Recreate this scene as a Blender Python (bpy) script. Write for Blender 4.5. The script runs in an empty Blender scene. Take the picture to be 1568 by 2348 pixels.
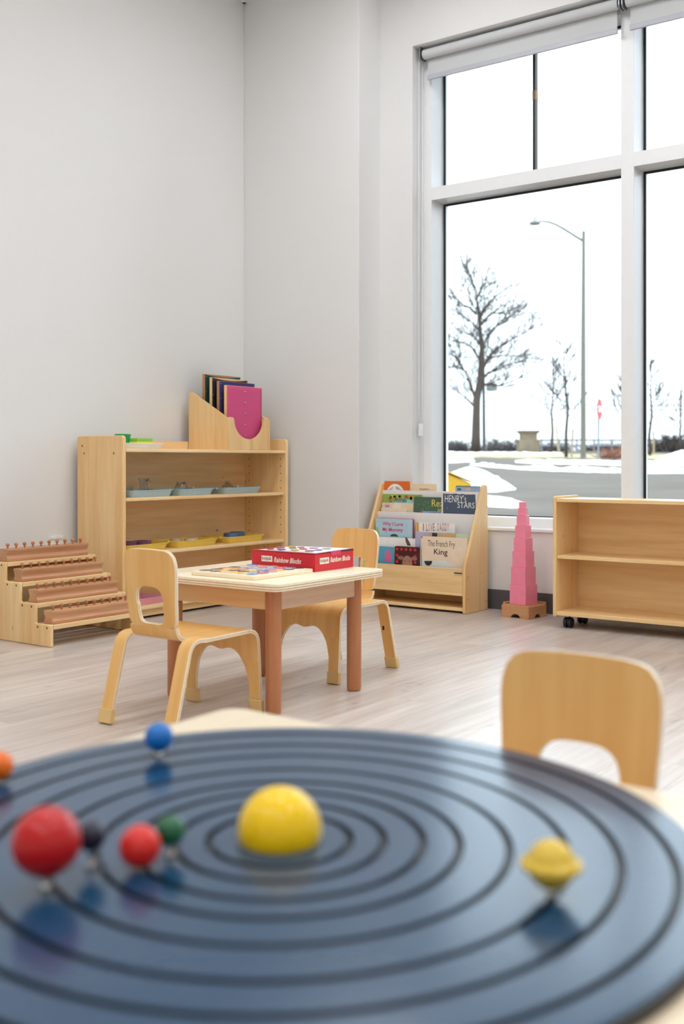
import bpy, bmesh, math, random
from mathutils import Vector, Matrix
random.seed(7)
# ------------------------------------------------------------------ camera
F, CX, YH, CAMZ = 2468.0, 784.0, 1055.0, 0.80          # focal length in px of the 1568 x 2348 frame, horizon row, eye height
ANG = math.atan((2600 - 784) / F)
SN, CS = math.sin(ANG), math.cos(ANG)
scene = bpy.context.scene
col = scene.collection
cam = bpy.data.cameras.new('camera'); cam_o = bpy.data.objects.new('camera', cam); col.objects.link(cam_o)
cam_o.location = (0, 0, CAMZ); cam_o.rotation_euler = (math.pi / 2, 0, ANG)
cam.sensor_fit = 'VERTICAL'; cam.sensor_height = 36.0; cam.sensor_width = 24.0
cam.lens = F / 2348 * 36.0; cam.shift_y = -(1174 - YH) / 2348
cam.clip_start = 0.02; cam.clip_end = 400
cam.dof.use_dof = True; cam.dof.focus_distance = 4.6; cam.dof.aperture_fstop = cam.lens / 13.0
scene.camera = cam_o
# ------------------------------------------------------------------ world, exposure
world = bpy.data.worlds.new('overcast_sky'); scene.world = world; world.use_nodes = True
bg = world.node_tree.nodes['Background']
SKY = 6.0                                              # zenith radiance of a standard overcast sky: (1 + 2 sin elevation) / 3
bg.inputs['Color'].default_value = (0.80, 0.91, 1.0, 1)
wn, wl = world.node_tree.nodes.new, world.node_tree.links.new
wtc = wn('ShaderNodeTexCoord'); wsx = wn('ShaderNodeSeparateXYZ'); wma = wn('ShaderNodeMath'); wmb = wn('ShaderNodeMath')
wl(wtc.outputs['Generated'], wsx.inputs[0]); wma.operation = 'MAXIMUM'; wma.inputs[1].default_value = 0; wl(wsx.outputs['Z'], wma.inputs[0])
wmb.operation = 'MULTIPLY_ADD'; wmb.inputs[1].default_value = SKY * 2 / 3; wmb.inputs[2].default_value = SKY / 3
wl(wma.outputs[0], wmb.inputs[0]); wl(wmb.outputs[0], bg.inputs['Strength'])
LAMP = 9.2                                            # emission of the ceiling panels
scene.view_settings.view_transform = 'Standard'; scene.view_settings.look = 'None'
scene.view_settings.gamma = 1.0; scene.view_settings.use_curve_mapping = False
scene.view_settings.exposure = 0.1
scene.cycles.max_bounces = 6; scene.cycles.diffuse_bounces = 4; scene.cycles.glossy_bounces = 3; scene.cycles.transmission_bounces = 6
scene.cycles.caustics_reflective = False; scene.cycles.caustics_refractive = False
# ------------------------------------------------------------------ pixel -> place
def ray(px, py):
    a = (px - CX) / F
    return (CS * a - SN, SN * a + CS, (YH - py) / F)
def PY(px, py, Y):                                      # point on a plane Y = const
    r = ray(px, py); t = Y / r[1]; return (r[0] * t, CAMZ + r[2] * t)
def PX(px, py, X):                                      # point on a plane X = const -> (Y, z)
    r = ray(px, py); t = X / r[0]; return (r[1] * t, CAMZ + r[2] * t)
def GZ(D): return 0.2 + 0.0206 * (D - 8) if D < 64 else 0.2 + 0.0206 * 56 - (D - 64) * 0.03
def AT(px, py, D):                                      # point at a known depth
    r = ray(px, py); return Vector((r[0] * D, r[1] * D, CAMZ + r[2] * D))
def G(px, py):                                          # point on the sloping ground outdoors
    D = min(64.0, (CAMZ - 0.0352) * F / (py - (YH - 0.0206 * F))); return AT(px, py, D)
# ------------------------------------------------------------------ materials
def S(r, g, b, a=1):
    f = lambda v: (v / 255 / 12.92) if v <= 10 else ((v / 255 + .055) / 1.055) ** 2.4
    return (f(r), f(g), f(b), a)
MATS = {}
def base(name):
    m = bpy.data.materials.new(name); m.use_nodes = True; MATS[name] = m
    nt = m.node_tree; return m, nt, nt.nodes['Principled BSDF']
def plain(name, c, rough=.5, spec=.5, metal=0, coat=0, var=.03, scale=30, bump=0, trans=0):
    m, nt, b = base(name); b.inputs['Roughness'].default_value = rough; b.inputs['Specular IOR Level'].default_value = spec
    b.inputs['Metallic'].default_value = metal; b.inputs['Coat Weight'].default_value = coat; b.inputs['Coat Roughness'].default_value = .15
    tc = nt.nodes.new('ShaderNodeTexCoord'); n = nt.nodes.new('ShaderNodeTexNoise'); n.inputs['Scale'].default_value = scale; n.inputs['Detail'].default_value = 3
    nt.links.new(tc.outputs['Object'], n.inputs['Vector'])
    r = nt.nodes.new('ShaderNodeValToRGB'); e = r.color_ramp.elements
    e[0].position, e[1].position = .3, .7
    e[0].color = tuple(max(0, v * (1 - var)) for v in c[:3]) + (1,); e[1].color = tuple(min(1, v * (1 + var)) for v in c[:3]) + (1,)
    nt.links.new(n.outputs['Fac'], r.inputs['Fac']); nt.links.new(r.outputs['Color'], b.inputs['Base Color'])
    if bump:
        bp = nt.nodes.new('ShaderNodeBump'); bp.inputs['Strength'].default_value = bump; bp.inputs['Distance'].default_value = .002
        nt.links.new(n.outputs['Fac'], bp.inputs['Height']); nt.links.new(bp.outputs['Normal'], b.inputs['Normal'])
    return m
def wood(name, ca, cb, axis='z', rough=.42, fine=45, figure=6, spec=.4, knots=True, along=.06):
    m, nt, b = base(name); b.inputs['Roughness'].default_value = rough; b.inputs['Specular IOR Level'].default_value = spec
    N, Lk = nt.nodes.new, nt.links.new
    tc = N('ShaderNodeTexCoord'); oi = N('ShaderNodeObjectInfo')
    sh = N('ShaderNodeVectorMath'); sh.operation = 'ADD'; mu = N('ShaderNodeMath'); mu.operation = 'MULTIPLY'; mu.inputs[1].default_value = 7.3
    Lk(oi.outputs['Random'], mu.inputs[0]); Lk(tc.outputs['Object'], sh.inputs[0]); Lk(mu.outputs[0], sh.inputs[1])
    def mapped(sc):
        mp = N('ShaderNodeMapping'); v = [sc, sc, sc]
        for a in axis: v['xyz'.index(a)] = sc * along
        mp.inputs['Scale'].default_value = v; Lk(sh.outputs[0], mp.inputs['Vector']); return mp
    n1 = N('ShaderNodeTexNoise'); n1.inputs['Scale'].default_value = 1; n1.inputs['Detail'].default_value = 5; n1.inputs['Roughness'].default_value = .65
    Lk(mapped(fine).outputs[0], n1.inputs['Vector'])
    n2 = N('ShaderNodeTexNoise'); n2.inputs['Scale'].default_value = 1; n2.inputs['Detail'].default_value = 2; n2.inputs['Distortion'].default_value = 1.5
    Lk(mapped(figure).outputs[0], n2.inputs['Vector'])
    ad = N('ShaderNodeMath'); ad.operation = 'ADD'; hf = N('ShaderNodeMath'); hf.operation = 'MULTIPLY'; hf.inputs[1].default_value = .5
    Lk(n1.outputs['Fac'], ad.inputs[0]); Lk(n2.outputs['Fac'], ad.inputs[1]); Lk(ad.outputs[0], hf.inputs[0])
    r = N('ShaderNodeValToRGB'); r.color_ramp.elements[0].position = .36; r.color_ramp.elements[1].position = .62
    r.color_ramp.elements[0].color = ca; r.color_ramp.elements[1].color = cb
    Lk(hf.outputs[0], r.inputs['Fac']); out = r.outputs['Color']
    if knots:
        n3 = N('ShaderNodeTexNoise'); n3.inputs['Scale'].default_value = 1; n3.inputs['Detail'].default_value = 1
        mp = mapped(38); v = list(mp.inputs['Scale'].default_value)
        for a in axis: v['xyz'.index(a)] = 12
        mp.inputs['Scale'].default_value = v; Lk(mp.outputs[0], n3.inputs['Vector'])
        kr = N('ShaderNodeValToRGB'); kr.color_ramp.elements[0].position = .76; kr.color_ramp.elements[1].position = .82
        Lk(n3.outputs['Fac'], kr.inputs['Fac'])
        mx = N('ShaderNodeMix'); mx.data_type = 'RGBA'; mx.inputs['B'].default_value = tuple(v * .45 for v in ca[:3]) + (1,)
        Lk(kr.outputs['Color'], mx.inputs['Factor']); Lk(out, mx.inputs['A']); out = mx.outputs['Result']
    hs = N('ShaderNodeHueSaturation'); rg = N('ShaderNodeMapRange'); rg.inputs['To Min'].default_value = .94; rg.inputs['To Max'].default_value = 1.05
    Lk(oi.outputs['Random'], rg.inputs['Value']); Lk(rg.outputs[0], hs.inputs['Value']); Lk(out, hs.inputs['Color'])
    Lk(hs.outputs['Color'], b.inputs['Base Color']); return m
def emit(name, c, s):
    m, nt, b = base(name); b.inputs['Base Color'].default_value = c; b.inputs['Emission Color'].default_value = c; b.inputs['Emission Strength'].default_value = s; return m
def pane_glass(name):
    m = bpy.data.materials.new(name); m.use_nodes = True; MATS[name] = m; nt = m.node_tree; nt.nodes.remove(nt.nodes['Principled BSDF'])
    t = nt.nodes.new('ShaderNodeBsdfTransparent'); g = nt.nodes.new('ShaderNodeBsdfGlossy'); g.inputs['Roughness'].default_value = .0
    fr = nt.nodes.new('ShaderNodeFresnel'); fr.inputs['IOR'].default_value = 1.25; mx = nt.nodes.new('ShaderNodeMixShader')
    t.inputs['Color'].default_value = (.97, .985, .98, 1)
    nt.links.new(fr.outputs[0], mx.inputs[0]); nt.links.new(t.outputs[0], mx.inputs[1]); nt.links.new(g.outputs[0], mx.inputs[2])
    nt.links.new(mx.outputs[0], nt.nodes['Material Output'].inputs['Surface']); return m
def clear_glass(name):
    m, nt, b = base(name); b.inputs['Base Color'].default_value = (.97, .99, .99, 1); b.inputs['Roughness'].default_value = .02
    b.inputs['Transmission Weight'].default_value = 1; b.inputs['IOR'].default_value = 1.4; return m
BIRCH = wood('birch_veneer', S(234, 189, 128), S(249, 215, 160), 'z')
BIRCHY = wood('birch_veneer_lengthwise', S(234, 191, 134), S(249, 217, 166), 'y')
BIRCHX = wood('birch_veneer_crosswise', S(234, 189, 128), S(249, 215, 160), 'x')
CHAIRW = wood('chair_veneer', S(224, 168, 94), S(239, 192, 122), 'yz')
EDGE_L = plain('ply_edge_light', S(249, 236, 210), .35, var=.05, scale=60)
EDGE_D = plain('ply_edge_dark', S(196, 158, 110), .5, var=.08, scale=60)
BEECH = wood('beech_wood', S(190, 134, 96), S(214, 162, 120), 'y', knots=False, fine=80)
BEECHZ = wood('beech_leg_wood', S(172, 108, 68), S(194, 130, 88), 'z', knots=False, fine=80)
LAMTOP = wood('maple_laminate', S(247, 226, 194), S(252, 236, 208), 'y', rough=.3, knots=False, along=.03)
APRON = wood('maple_apron', S(214, 168, 112), S(230, 188, 136), 'xy', knots=False)
OAKAP = wood('knotty_apron', S(196, 158, 128), S(222, 186, 156), 'y')
PAINT = plain('wall_paint', S(233, 232, 231), .75, .25, var=.008, scale=90, bump=.05)
CEILM = plain('ceiling_tile_white', S(235, 235, 232), .9, .2, var=.03, scale=120)
GRID = plain('ceiling_grid_metal', S(238, 238, 238), .4)
BASEB = plain('rubber_baseboard', S(86, 84, 88), .55, var=.05)
ALU = plain('white_aluminium', S(240, 241, 243), .34, .5, var=.01)
GASK = plain('black_gasket', S(28, 28, 32), .5)
SILL = plain('white_sill', S(240, 240, 240), .35)
GLASS = pane_glass('window_glass'); CLEAR = clear_glass('clear_glass')
BLIND = plain('blind_fabric', S(205, 207, 208), .85, .2, var=.03, scale=300)
BLINDBAR = plain('blind_bottom_bar', S(190, 190, 200), .45)
CHROME = plain('grey_metal', S(150, 152, 156), .3, metal=.7)
BRONZE = plain('dark_bronze', S(60, 48, 40), .5)
TAN = plain('tan_block', S(150, 112, 70), .6)
WHITEP = plain('white_plastic', S(242, 243, 244), .35)
BLACKP = plain('black_plastic', S(26, 26, 28), .45)
SCREW = plain('screw_metal', S(140, 120, 95), .35, metal=.8)
HOLE = plain('peg_hole_dark', S(70, 45, 25), .8)
CAPM = plain('tan_rubber_foot', S(224, 188, 126), .55)
WHITELAM = plain('white_laminate', S(238, 233, 230), .35, var=.01)
# floor
def floor_mat():
    m, nt, b = base('grey_oak_plank'); N, Lk = nt.nodes.new, nt.links.new
    tc = N('ShaderNodeTexCoord'); oi = N('ShaderNodeObjectInfo')
    ad = N('ShaderNodeVectorMath'); ad.operation = 'ADD'; mu = N('ShaderNodeMath'); mu.operation = 'MULTIPLY'; mu.inputs[1].default_value = 31
    geo = N('ShaderNodeNewGeometry')
    Lk(oi.outputs['Random'], mu.inputs[0]); Lk(geo.outputs['Position'], ad.inputs[0]); Lk(mu.outputs[0], ad.inputs[1])
    def nz(sc, det, dist=0):
        mp = N('ShaderNodeMapping'); mp.inputs['Scale'].default_value = sc; Lk(ad.outputs[0], mp.inputs['Vector'])
        n = N('ShaderNodeTexNoise'); n.inputs['Scale'].default_value = 1; n.inputs['Detail'].default_value = det; n.inputs['Distortion'].default_value = dist
        Lk(mp.outputs[0], n.inputs['Vector']); return n
    n1 = nz((42, 1.6, 1), 6, .4); n2 = nz((9, 1.2, 1), 3, 1.2); n3 = nz((16, 5, 1), 2, .8)
    s1 = N('ShaderNodeMath'); s1.operation = 'ADD'; Lk(n1.outputs['Fac'], s1.inputs[0]); Lk(n2.outputs['Fac'], s1.inputs[1])
    s2 = N('ShaderNodeMath'); s2.operation = 'MULTIPLY'; s2.inputs[1].default_value = .5; Lk(s1.outputs[0], s2.inputs[0])
    r = N('ShaderNodeValToRGB'); e = r.color_ramp.elements; e[0].position = .27; e[1].position = .75
    e[0].color = S(182, 167, 157); e[1].color = S(229, 218, 210)
    Lk(s2.outputs[0], r.inputs['Fac'])
    kr = N('ShaderNodeValToRGB'); kr.color_ramp.elements[0].position = .66; kr.color_ramp.elements[1].position = .84; kr.color_ramp.elements[1].color = (.6, .6, .6, 1)
    Lk(n3.outputs['Fac'], kr.inputs['Fac'])
    mx = N('ShaderNodeMix'); mx.data_type = 'RGBA'; mx.inputs['B'].default_value = S(128, 112, 106); Lk(kr.outputs['Color'], mx.inputs['Factor']); Lk(r.outputs['Color'], mx.inputs['A'])
    hs = N('ShaderNodeHueSaturation'); rg = N('ShaderNodeMapRange'); rg.inputs['To Min'].default_value = .93; rg.inputs['To Max'].default_value = 1.05
    Lk(oi.outputs['Random'], rg.inputs['Value']); Lk(rg.outputs[0], hs.inputs['Value']); Lk(mx.outputs['Result'], hs.inputs['Color'])
    Lk(hs.outputs['Color'], b.inputs['Base Color']); b.inputs['Roughness'].default_value = .30; b.inputs['Specular IOR Level'].default_value = .6
    bp = N('ShaderNodeBump'); bp.inputs['Strength'].default_value = .12; bp.inputs['Distance'].default_value = .001
    Lk(n1.outputs['Fac'], bp.inputs['Height']); Lk(bp.outputs['Normal'], b.inputs['Normal'])
    return m
PLANK = floor_mat()
# ------------------------------------------------------------------ mesh helpers
class MB:
    def __init__(s): s.v, s.f, s.m = [], [], []
    def add(s, vs, fs, mi=0):
        o = len(s.v); s.v += [tuple(v) for v in vs]
        for f in fs: s.f.append([o + i for i in f]); s.m.append(mi)
        return s
    def box(s, x0, x1, y0, y1, z0, z1, mi=0):
        v = [(x, y, z) for z in (z0, z1) for y in (y0, y1) for x in (x0, x1)]
        return s.add(v, [(0, 2, 3, 1), (4, 5, 7, 6), (0, 1, 5, 4), (2, 6, 7, 3), (0, 4, 6, 2), (1, 3, 7, 5)], mi)
    def prism(s, poly, axis, a, b, mi=0, side=None):
        n = len(poly)
        def P(p, t): return {'x': (t, p[0], p[1]), 'y': (p[0], t, p[1]), 'z': (p[0], p[1], t)}[axis]
        vs = [P(p, a) for p in poly] + [P(p, b) for p in poly]
        s.add(vs, [list(range(n))[::-1], list(range(n, 2 * n))], mi)
        o = len(s.v) - 2 * n
        for i in range(n): s.f.append([o + i, o + (i + 1) % n, o + n + (i + 1) % n, o + n + i]); s.m.append(mi if side is None else side)
        return s
    def lathe(s, prof, c=(0, 0, 0), n=24, axis='z', mi=0, cap=True):
        vs = []
        for r, h in prof:
            for k in range(n):
                a = 2 * math.pi * k / n; p, q = r * math.cos(a), r * math.sin(a)
                w = {'z': (p, q, h), 'x': (h, p, q), 'y': (q, h, p)}[axis]; vs.append((c[0] + w[0], c[1] + w[1], c[2] + w[2]))
        fs = [(i * n + k, i * n + (k + 1) % n, (i + 1) * n + (k + 1) % n, (i + 1) * n + k) for i in range(len(prof) - 1) for k in range(n)]
        if cap:
            fs.append(list(range(n))[::-1]); fs.append([(len(prof) - 1) * n + k for k in range(n)])
        mis = mi if isinstance(mi, list) else [mi] * (len(prof) - 1)
        o = len(s.v); s.v += vs
        for q, f in enumerate(fs):
            s.f.append([o + i for i in f]); i = q // n; s.m.append(mis[min(i, len(mis) - 1)])
        return s
    def tube(s, pts, rad, n=8, mi=0):
        pts = [Vector(p) for p in pts]; m = len(pts)
        if not hasattr(rad, '__len__'): rad = [rad] * m
        vs = []
        for i, p in enumerate(pts):
            t = (pts[min(i + 1, m - 1)] - pts[max(i - 1, 0)]).normalized()
            u = t.cross(Vector((0, 0, 1)) if abs(t.z) < .9 else Vector((1, 0, 0))).normalized(); w = t.cross(u)
            for k in range(n):
                a = 2 * math.pi * k / n; vs.append(p + u * (rad[i] * math.cos(a)) + w * (rad[i] * math.sin(a)))
        fs = [(i * n + k, i * n + (k + 1) % n, (i + 1) * n + (k + 1) % n, (i + 1) * n + k) for i in range(m - 1) for k in range(n)]
        fs += [list(range(n))[::-1], [(m - 1) * n + k for k in range(n)]]
        return s.add(vs, fs, mi)
    def build(s, name, mats, parent=None, smooth=False, bevel=0, seg=2, loc=None, rz=0):
        me = bpy.data.meshes.new(name); me.from_pydata(s.v, [], s.f)
        if not isinstance(mats, (list, tuple)): mats = [mats]
        for m in mats: me.materials.append(m)
        me.polygons.foreach_set('material_index', s.m)
        bm = bmesh.new(); bm.from_mesh(me); bmesh.ops.recalc_face_normals(bm, faces=bm.faces); bm.to_mesh(me); bm.free()
        o = bpy.data.objects.new(name, me); col.objects.link(o)
        if parent: o.parent = parent
        if loc: o.location = loc
        if rz: o.rotation_euler.z = rz
        if smooth or bevel:
            me.polygons.foreach_set('use_smooth', [True] * len(me.polygons)); me.update()
            if smooth == 'auto' or bevel: me.set_sharp_from_angle(angle=math.radians(40))
        if bevel:
            b = o.modifiers.new('bevel', 'BEVEL'); b.width = bevel; b.segments = seg; b.limit_method = 'ANGLE'; b.angle_limit = math.radians(40); b.harden_normals = True
        return o
def box(name, x0, x1, y0, y1, z0, z1, mat, parent=None, bevel=0, **k): return MB().box(x0, x1, y0, y1, z0, z1).build(name, mat, parent, bevel=bevel, **k)
def tag(o, label=None, cat=None, group=None, kind=None):
    if label: o['label'] = label
    if cat: o['category'] = cat
    if group: o['group'] = group
    if kind: o['kind'] = kind
    return o
def thing(name, label, cat, loc=(0, 0, 0), rz=0, group=None, kind=None):
    o = bpy.data.objects.new(name, None); col.objects.link(o); o.location = loc; o.rotation_euler.z = rz; o.empty_display_size = .05
    return tag(o, label, cat, group, kind)
def copy_tree(o, parent=None):
    c = o.copy(); col.objects.link(c); c.parent = parent
    for ch in list(o.children): copy_tree(ch, c)
    return c
def rrect(x0, x1, z0, z1, r, n=5):                      # rounded rectangle outline
    pts = []
    for cx, cz, a0 in ((x1 - r, z0 + r, -90), (x1 - r, z1 - r, 0), (x0 + r, z1 - r, 90), (x0 + r, z0 + r, 180)):
        for k in range(n + 1):
            a = math.radians(a0 + 90 * k / n); pts.append((cx + r * math.cos(a), cz + r * math.sin(a)))
    return pts
TEXTQ = []
def text(parent, s, c, right, up, w, h, mat, name='lettering', shear=0, bold=0.0, inv=None):
    TEXTQ.append((parent, s, Vector(c), Vector(right), Vector(up), w, h, mat, name, shear, bold))
def flush_text():
    tmp = []
    for q in TEXTQ:
        cu = bpy.data.curves.new('t', 'FONT'); cu.body = q[1]; cu.size = 1; cu.shear = q[9]; cu.offset = q[10]; cu.resolution_u = 3
        o = bpy.data.objects.new('t', cu); col.objects.link(o); tmp.append(o)
    bpy.context.view_layer.update(); dg = bpy.context.evaluated_depsgraph_get()
    for o, (parent, s, c, right, up, w, h, mat, name, sh, bo) in zip(tmp, TEXTQ):
        me = bpy.data.meshes.new_from_object(o.evaluated_get(dg)); me.name = name
        xs = [v.co.x for v in me.vertices]; ys = [v.co.y for v in me.vertices]
        x0, x1, y0, y1 = min(xs), max(xs), min(ys), max(ys); right.normalize(); up.normalize()
        for v in me.vertices:
            v.co = c + right * ((v.co.x - (x0 + x1) / 2) / (x1 - x0) * w) + up * ((v.co.y - (y0 + y1) / 2) / (y1 - y0) * h)
        me.materials.clear(); me.materials.append(mat)
        p = bpy.data.objects.new(name, me); col.objects.link(p); p.parent = parent
    for o in tmp: cu = o.data; bpy.data.objects.remove(o); bpy.data.curves.remove(cu)
# ------------------------------------------------------------------ the room
XL, XR, YB, YW, ZC = -4.38, 1.9, -2.8, 5.16, 3.59
PX1, PYF = -3.52, 4.943                                # pier at the corner
fl = box('floor', XL, XR, YB, YW, -.06, -.004, PLANK); tag(fl, 'pale grey-brown wood plank floor', None, kind='structure')
PW, PL = .182, 1.22
plank_me = None
nx = int((0.7 - XL) / PW) + 1
for i in range(nx):
    x0 = XL + i * PW; y = .2 - (i * .437 % 1) * PL
    while y < YW:
        a, b = max(y, .2), min(y + PL, YW - .002)
        if b - a > .05:
            if a == y and b == y + PL and plank_me:
                o = bpy.data.objects.new('plank', plank_me); col.objects.link(o); o.parent = fl; o.location = (x0, a, 0)
            else:
                o = MB().box(0, PW - .0007, 0, b - a - .0007, -.004, 0).build('plank', PLANK, fl, loc=(x0, a, 0))
                if a == y and b == y + PL: plank_me = o.data
        y += PL
def struct(o, label=None): return tag(o, label, None, kind='structure')
struct(box('wall_left', XL - .15, XL, YB - .15, YW + .35, 0, ZC, PAINT), 'warm white painted wall behind the wooden shelves')
struct(box('wall_pier', XL, PX1, PYF, YW + .35, 0, ZC, PAINT, bevel=.004), 'white painted pier in the corner beside the window')
WX0, WX1, WZ0, WZ1 = -3.30, 1.60, .437, 3.15
w = MB(); w.box(PX1, WX0, YW, YW + .35, 0, ZC).box(WX1, XR + .15, YW, YW + .35, 0, ZC).box(WX0, WX1, YW, YW + .35, WZ1, ZC).box(WX0, WX1, YW, YW + .35, 0, WZ0)
struct(w.build('wall_window', PAINT), 'white painted wall around the big window')
struct(box('wall_right', XR, XR + .15, YB - .15, YW, 0, ZC, PAINT)); struct(box('wall_rear', XL, XR, YB - .15, YB, 0, ZC, PAINT))
ce = struct(box('ceiling', XL, XR, YB, YW, ZC + .012, ZC + .1, CEILM), 'white tiled ceiling')
LAMPS = [(i, j) for i in (2, 5, 8) for j in (1, 3, 5)]
tile_me = None
for i in range(10):
    for j in range(7):
        x0, y0 = XL + .02 + i * .61, YB + .0 + j * 1.22
        if (i, j) in LAMPS: continue
        x1, y1 = min(x0 + .585, XR), min(y0 + 1.195, YW)
        if x1 - x0 > .1 and y1 - y0 > .1: box('ceiling_tile', x0, x1, y0, y1, ZC, ZC + .012, CEILM, ce)
g = MB()
for i in range(1, 11): x = XL + .02 + i * .61 - .025; g.box(x, min(x + .025, XR), YB, YW, ZC - .003, ZC + .012)
for j in range(1, 7): y = YB + j * 1.22 - .025; g.box(XL, XR, y, y + .025, ZC - .003, ZC + .012)
g.build('ceiling_grid', GRID, ce)
tr = MB(); tr.box(XL, XL + .022, YB, PYF, ZC - .004, ZC).box(XL, PX1, PYF - .022, PYF, ZC - .004, ZC); struct(tr.build('trim_1', GRID), 'metal angle along the ceiling edge')
struct(box('baseboard_left', XL, XL + .012, YB, PYF, 0, .104, BASEB)); struct(box('baseboard_pier', XL + .012, PX1, PYF - .012, PYF, 0, .104, BASEB))
struct(box('baseboard_window', PX1, XR, YW - .012, YW, 0, .104, BASEB), 'dark grey rubber baseboard under the window')
LEDM = emit('led_panel', (.955, .985, 1, 1), LAMP)
for n_, (i, j) in enumerate(LAMPS):
    x0, y0 = XL + .02 + i * .61, YB + j * 1.22
    t = thing('ceiling_light', 'recessed flat white ceiling light panel', 'ceiling light', (x0, y0, ZC), group='recessed ceiling panels')
    f_ = MB().box(0, .585, 0, .03, 0, .012).box(0, .585, 1.165, 1.195, 0, .012).box(0, .03, .03, 1.165, 0, .012).box(.555, .585, .03, 1.165, 0, .012)
    f_.build('frame', GRID, t); box('diffuser', .03, .555, .03, 1.165, .004, .012, LEDM, t)
# ------------------------------------------------------------------ window
FY0, FY1 = 5.28, 5.42                                  # inner face of the frame, glass plane
win = struct(thing('window_1', 'tall white framed window with two rows of panes', None))
del win['label']; win['label'] = 'tall white framed window with two rows of panes'
mull = [(-3.30, -3.248)] + [(-2.114 + k * 1.202, -2.046 + k * 1.202) for k in range(3)] + [(1.545, 1.60)]
for a, b in mull: box('mullion', a, b, FY0, FY1 + .05, WZ0, WZ1, ALU, win, bevel=.0015)
RZ = [(WZ0, .486), (2.292, 2.364), (WZ1 - .07, WZ1)]
for k in range(4):
    xa, xb = mull[k][1], mull[k + 1][0]
    for za, zb in RZ: box('rail', xa, xb, FY0 + .001, FY1 + .05, za, zb, ALU, win)
    for r_ in range(2):
        za, zb = RZ[r_][1], RZ[r_ + 1][0]
        box('pane', xa, xb, FY1 + .004, FY1 + .010, za, zb, GLASS, win)
        gk = MB(); t_ = .012
        gk.box(xa, xa + t_, FY1 - .006, FY1 + .003, za, zb).box(xb - t_, xb, FY1 - .006, FY1 + .003, za, zb).box(xa + t_, xb - t_, FY1 - .006, FY1 + .003, zb - t_, zb).box(xa + t_, xb - t_, FY1 - .006, FY1 + .003, za, za + .005)
        gk.build('gasket', GASK, win)
    xm = (xa + xb) / 2
    mb_ = MB(); mb_.box(xm - .008, xm + .008, FY1 + .02, FY1 + .05, RZ[1][1], RZ[2][0]); mb_.build('glazing_bar', BRONZE, win)
    box('bar_clip', xm - .009, xm + .009, FY1 + .019, FY1 + .051, 2.80, 2.85, TAN, win)
sl = box('trim_2', WX0, WX1, YW - .012, FY0, WZ0 - .016, WZ0 + .001, SILL, bevel=.003); struct(sl, 'thin white sill below the window')
def blind(x0, x1, label, chain):
    t = thing('roller_blind', label, 'blind', (x0, 5.215, 3.108))
    L = x1 - x0; R = .027
    MB().lathe([(R, .012), (R, L - .012)], axis='x', n=32).build('roller_tube', BLIND, t, smooth='auto')
    fb = MB().box(.022, L - .03, R - .003, R - .001, -.118, .0); fb.build('blind_fabric', BLIND, t)
    box('bottom_bar', .018, L - .026, R - .010, R + .004, -.140, -.112, BLINDBAR, t, bevel=.004)
    for xx in (-.004, L - .002):
        b = MB(); b.prism(rrect(-.034, .034, -.036, .030, .018), 'x', xx, xx + .007); b.box(xx, xx + .007, -.03, .03, .02, .04); b.build('bracket', CHROME, t, bevel=.0015)
    if chain:
        for yy in (-.022, .018):
            MB().tube([(-.009, yy, -.02), (-.010, yy, -1.0), (-.010, yy * .9, -2.0), (-.010, yy * .6, -2.12)], .0022, 6).build('chain', WHITEP, t, smooth=True)
        box('chain_weight', -.016, -.004, -.02, .016, -2.17, -2.10, WHITEP, t, bevel=.003)
blind(-3.268, -2.088, 'rolled up white roller blind with a hanging chain, over the leftmost window bay', True)
blind(-2.070, -.89, 'rolled up white roller blind over the window bay behind the empty shelf', False)
blind(-.872, .31, 'rolled up white roller blind over the window bay next to the last', False)
blind(.328, 1.575, 'rolled up white roller blind over the last window bay', False)
# ------------------------------------------------------------------ wooden shelf unit on the left wall
XF, XBK, SY0, SY1 = -4.0, -4.34, 3.620, 4.905
sh = thing('storage_shelf', 'tall light wood open shelf with trays, against the white wall', 'shelf', (XBK, SY0, 0))
D_, L_ = XF - XBK, SY1 - SY0
def shp(pts): return pts
for k, (ya, yb) in enumerate(((0, .022), (L_ - .022, L_))):
    sp = MB().prism(rrect(0, D_, 0, .922, .018), 'y', ya, yb).build('side_panel', BIRCH, sh, bevel=.004)
    hm = MB()
    if k == 1:
        for xh in (.055, .30):
            for q in range(17):
                hm.lathe([(.0035, ya - .0004), (.0035, ya)], c=(xh, 0, .12 + q * .043), n=8, axis='y')
        hm.build('peg_holes', HOLE, sp)['kind'] = 'stuff'
    else:
        for (xs, zs) in ((.04, .872), (.055, .834), (.275, .834), (.30, .07), (.04, .07), (.04, .36)):
            MB().lathe([(.0055, -.0015), (.004, -.002)], c=(xs, 0, zs), n=12, axis='y').build('screw', SCREW, sp)
box('back_panel', .012, .022, .022, L_ - .022, .05, .905, BIRCHY, sh)
for z0, z1, dx in ((.839, .857, 0), (.594, .612, .012), (.319, .338, .012), (.047, .066, 0)):
    o = MB().box(.022, D_ - dx, .0225, L_ - .0225, z0, z1); o.build('shelf_board', BIRCHY, sh, bevel=.005)
box('kick_board', .30, .318, .0225, L_ - .0225, .012, .047, BIRCHY, sh)
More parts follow.
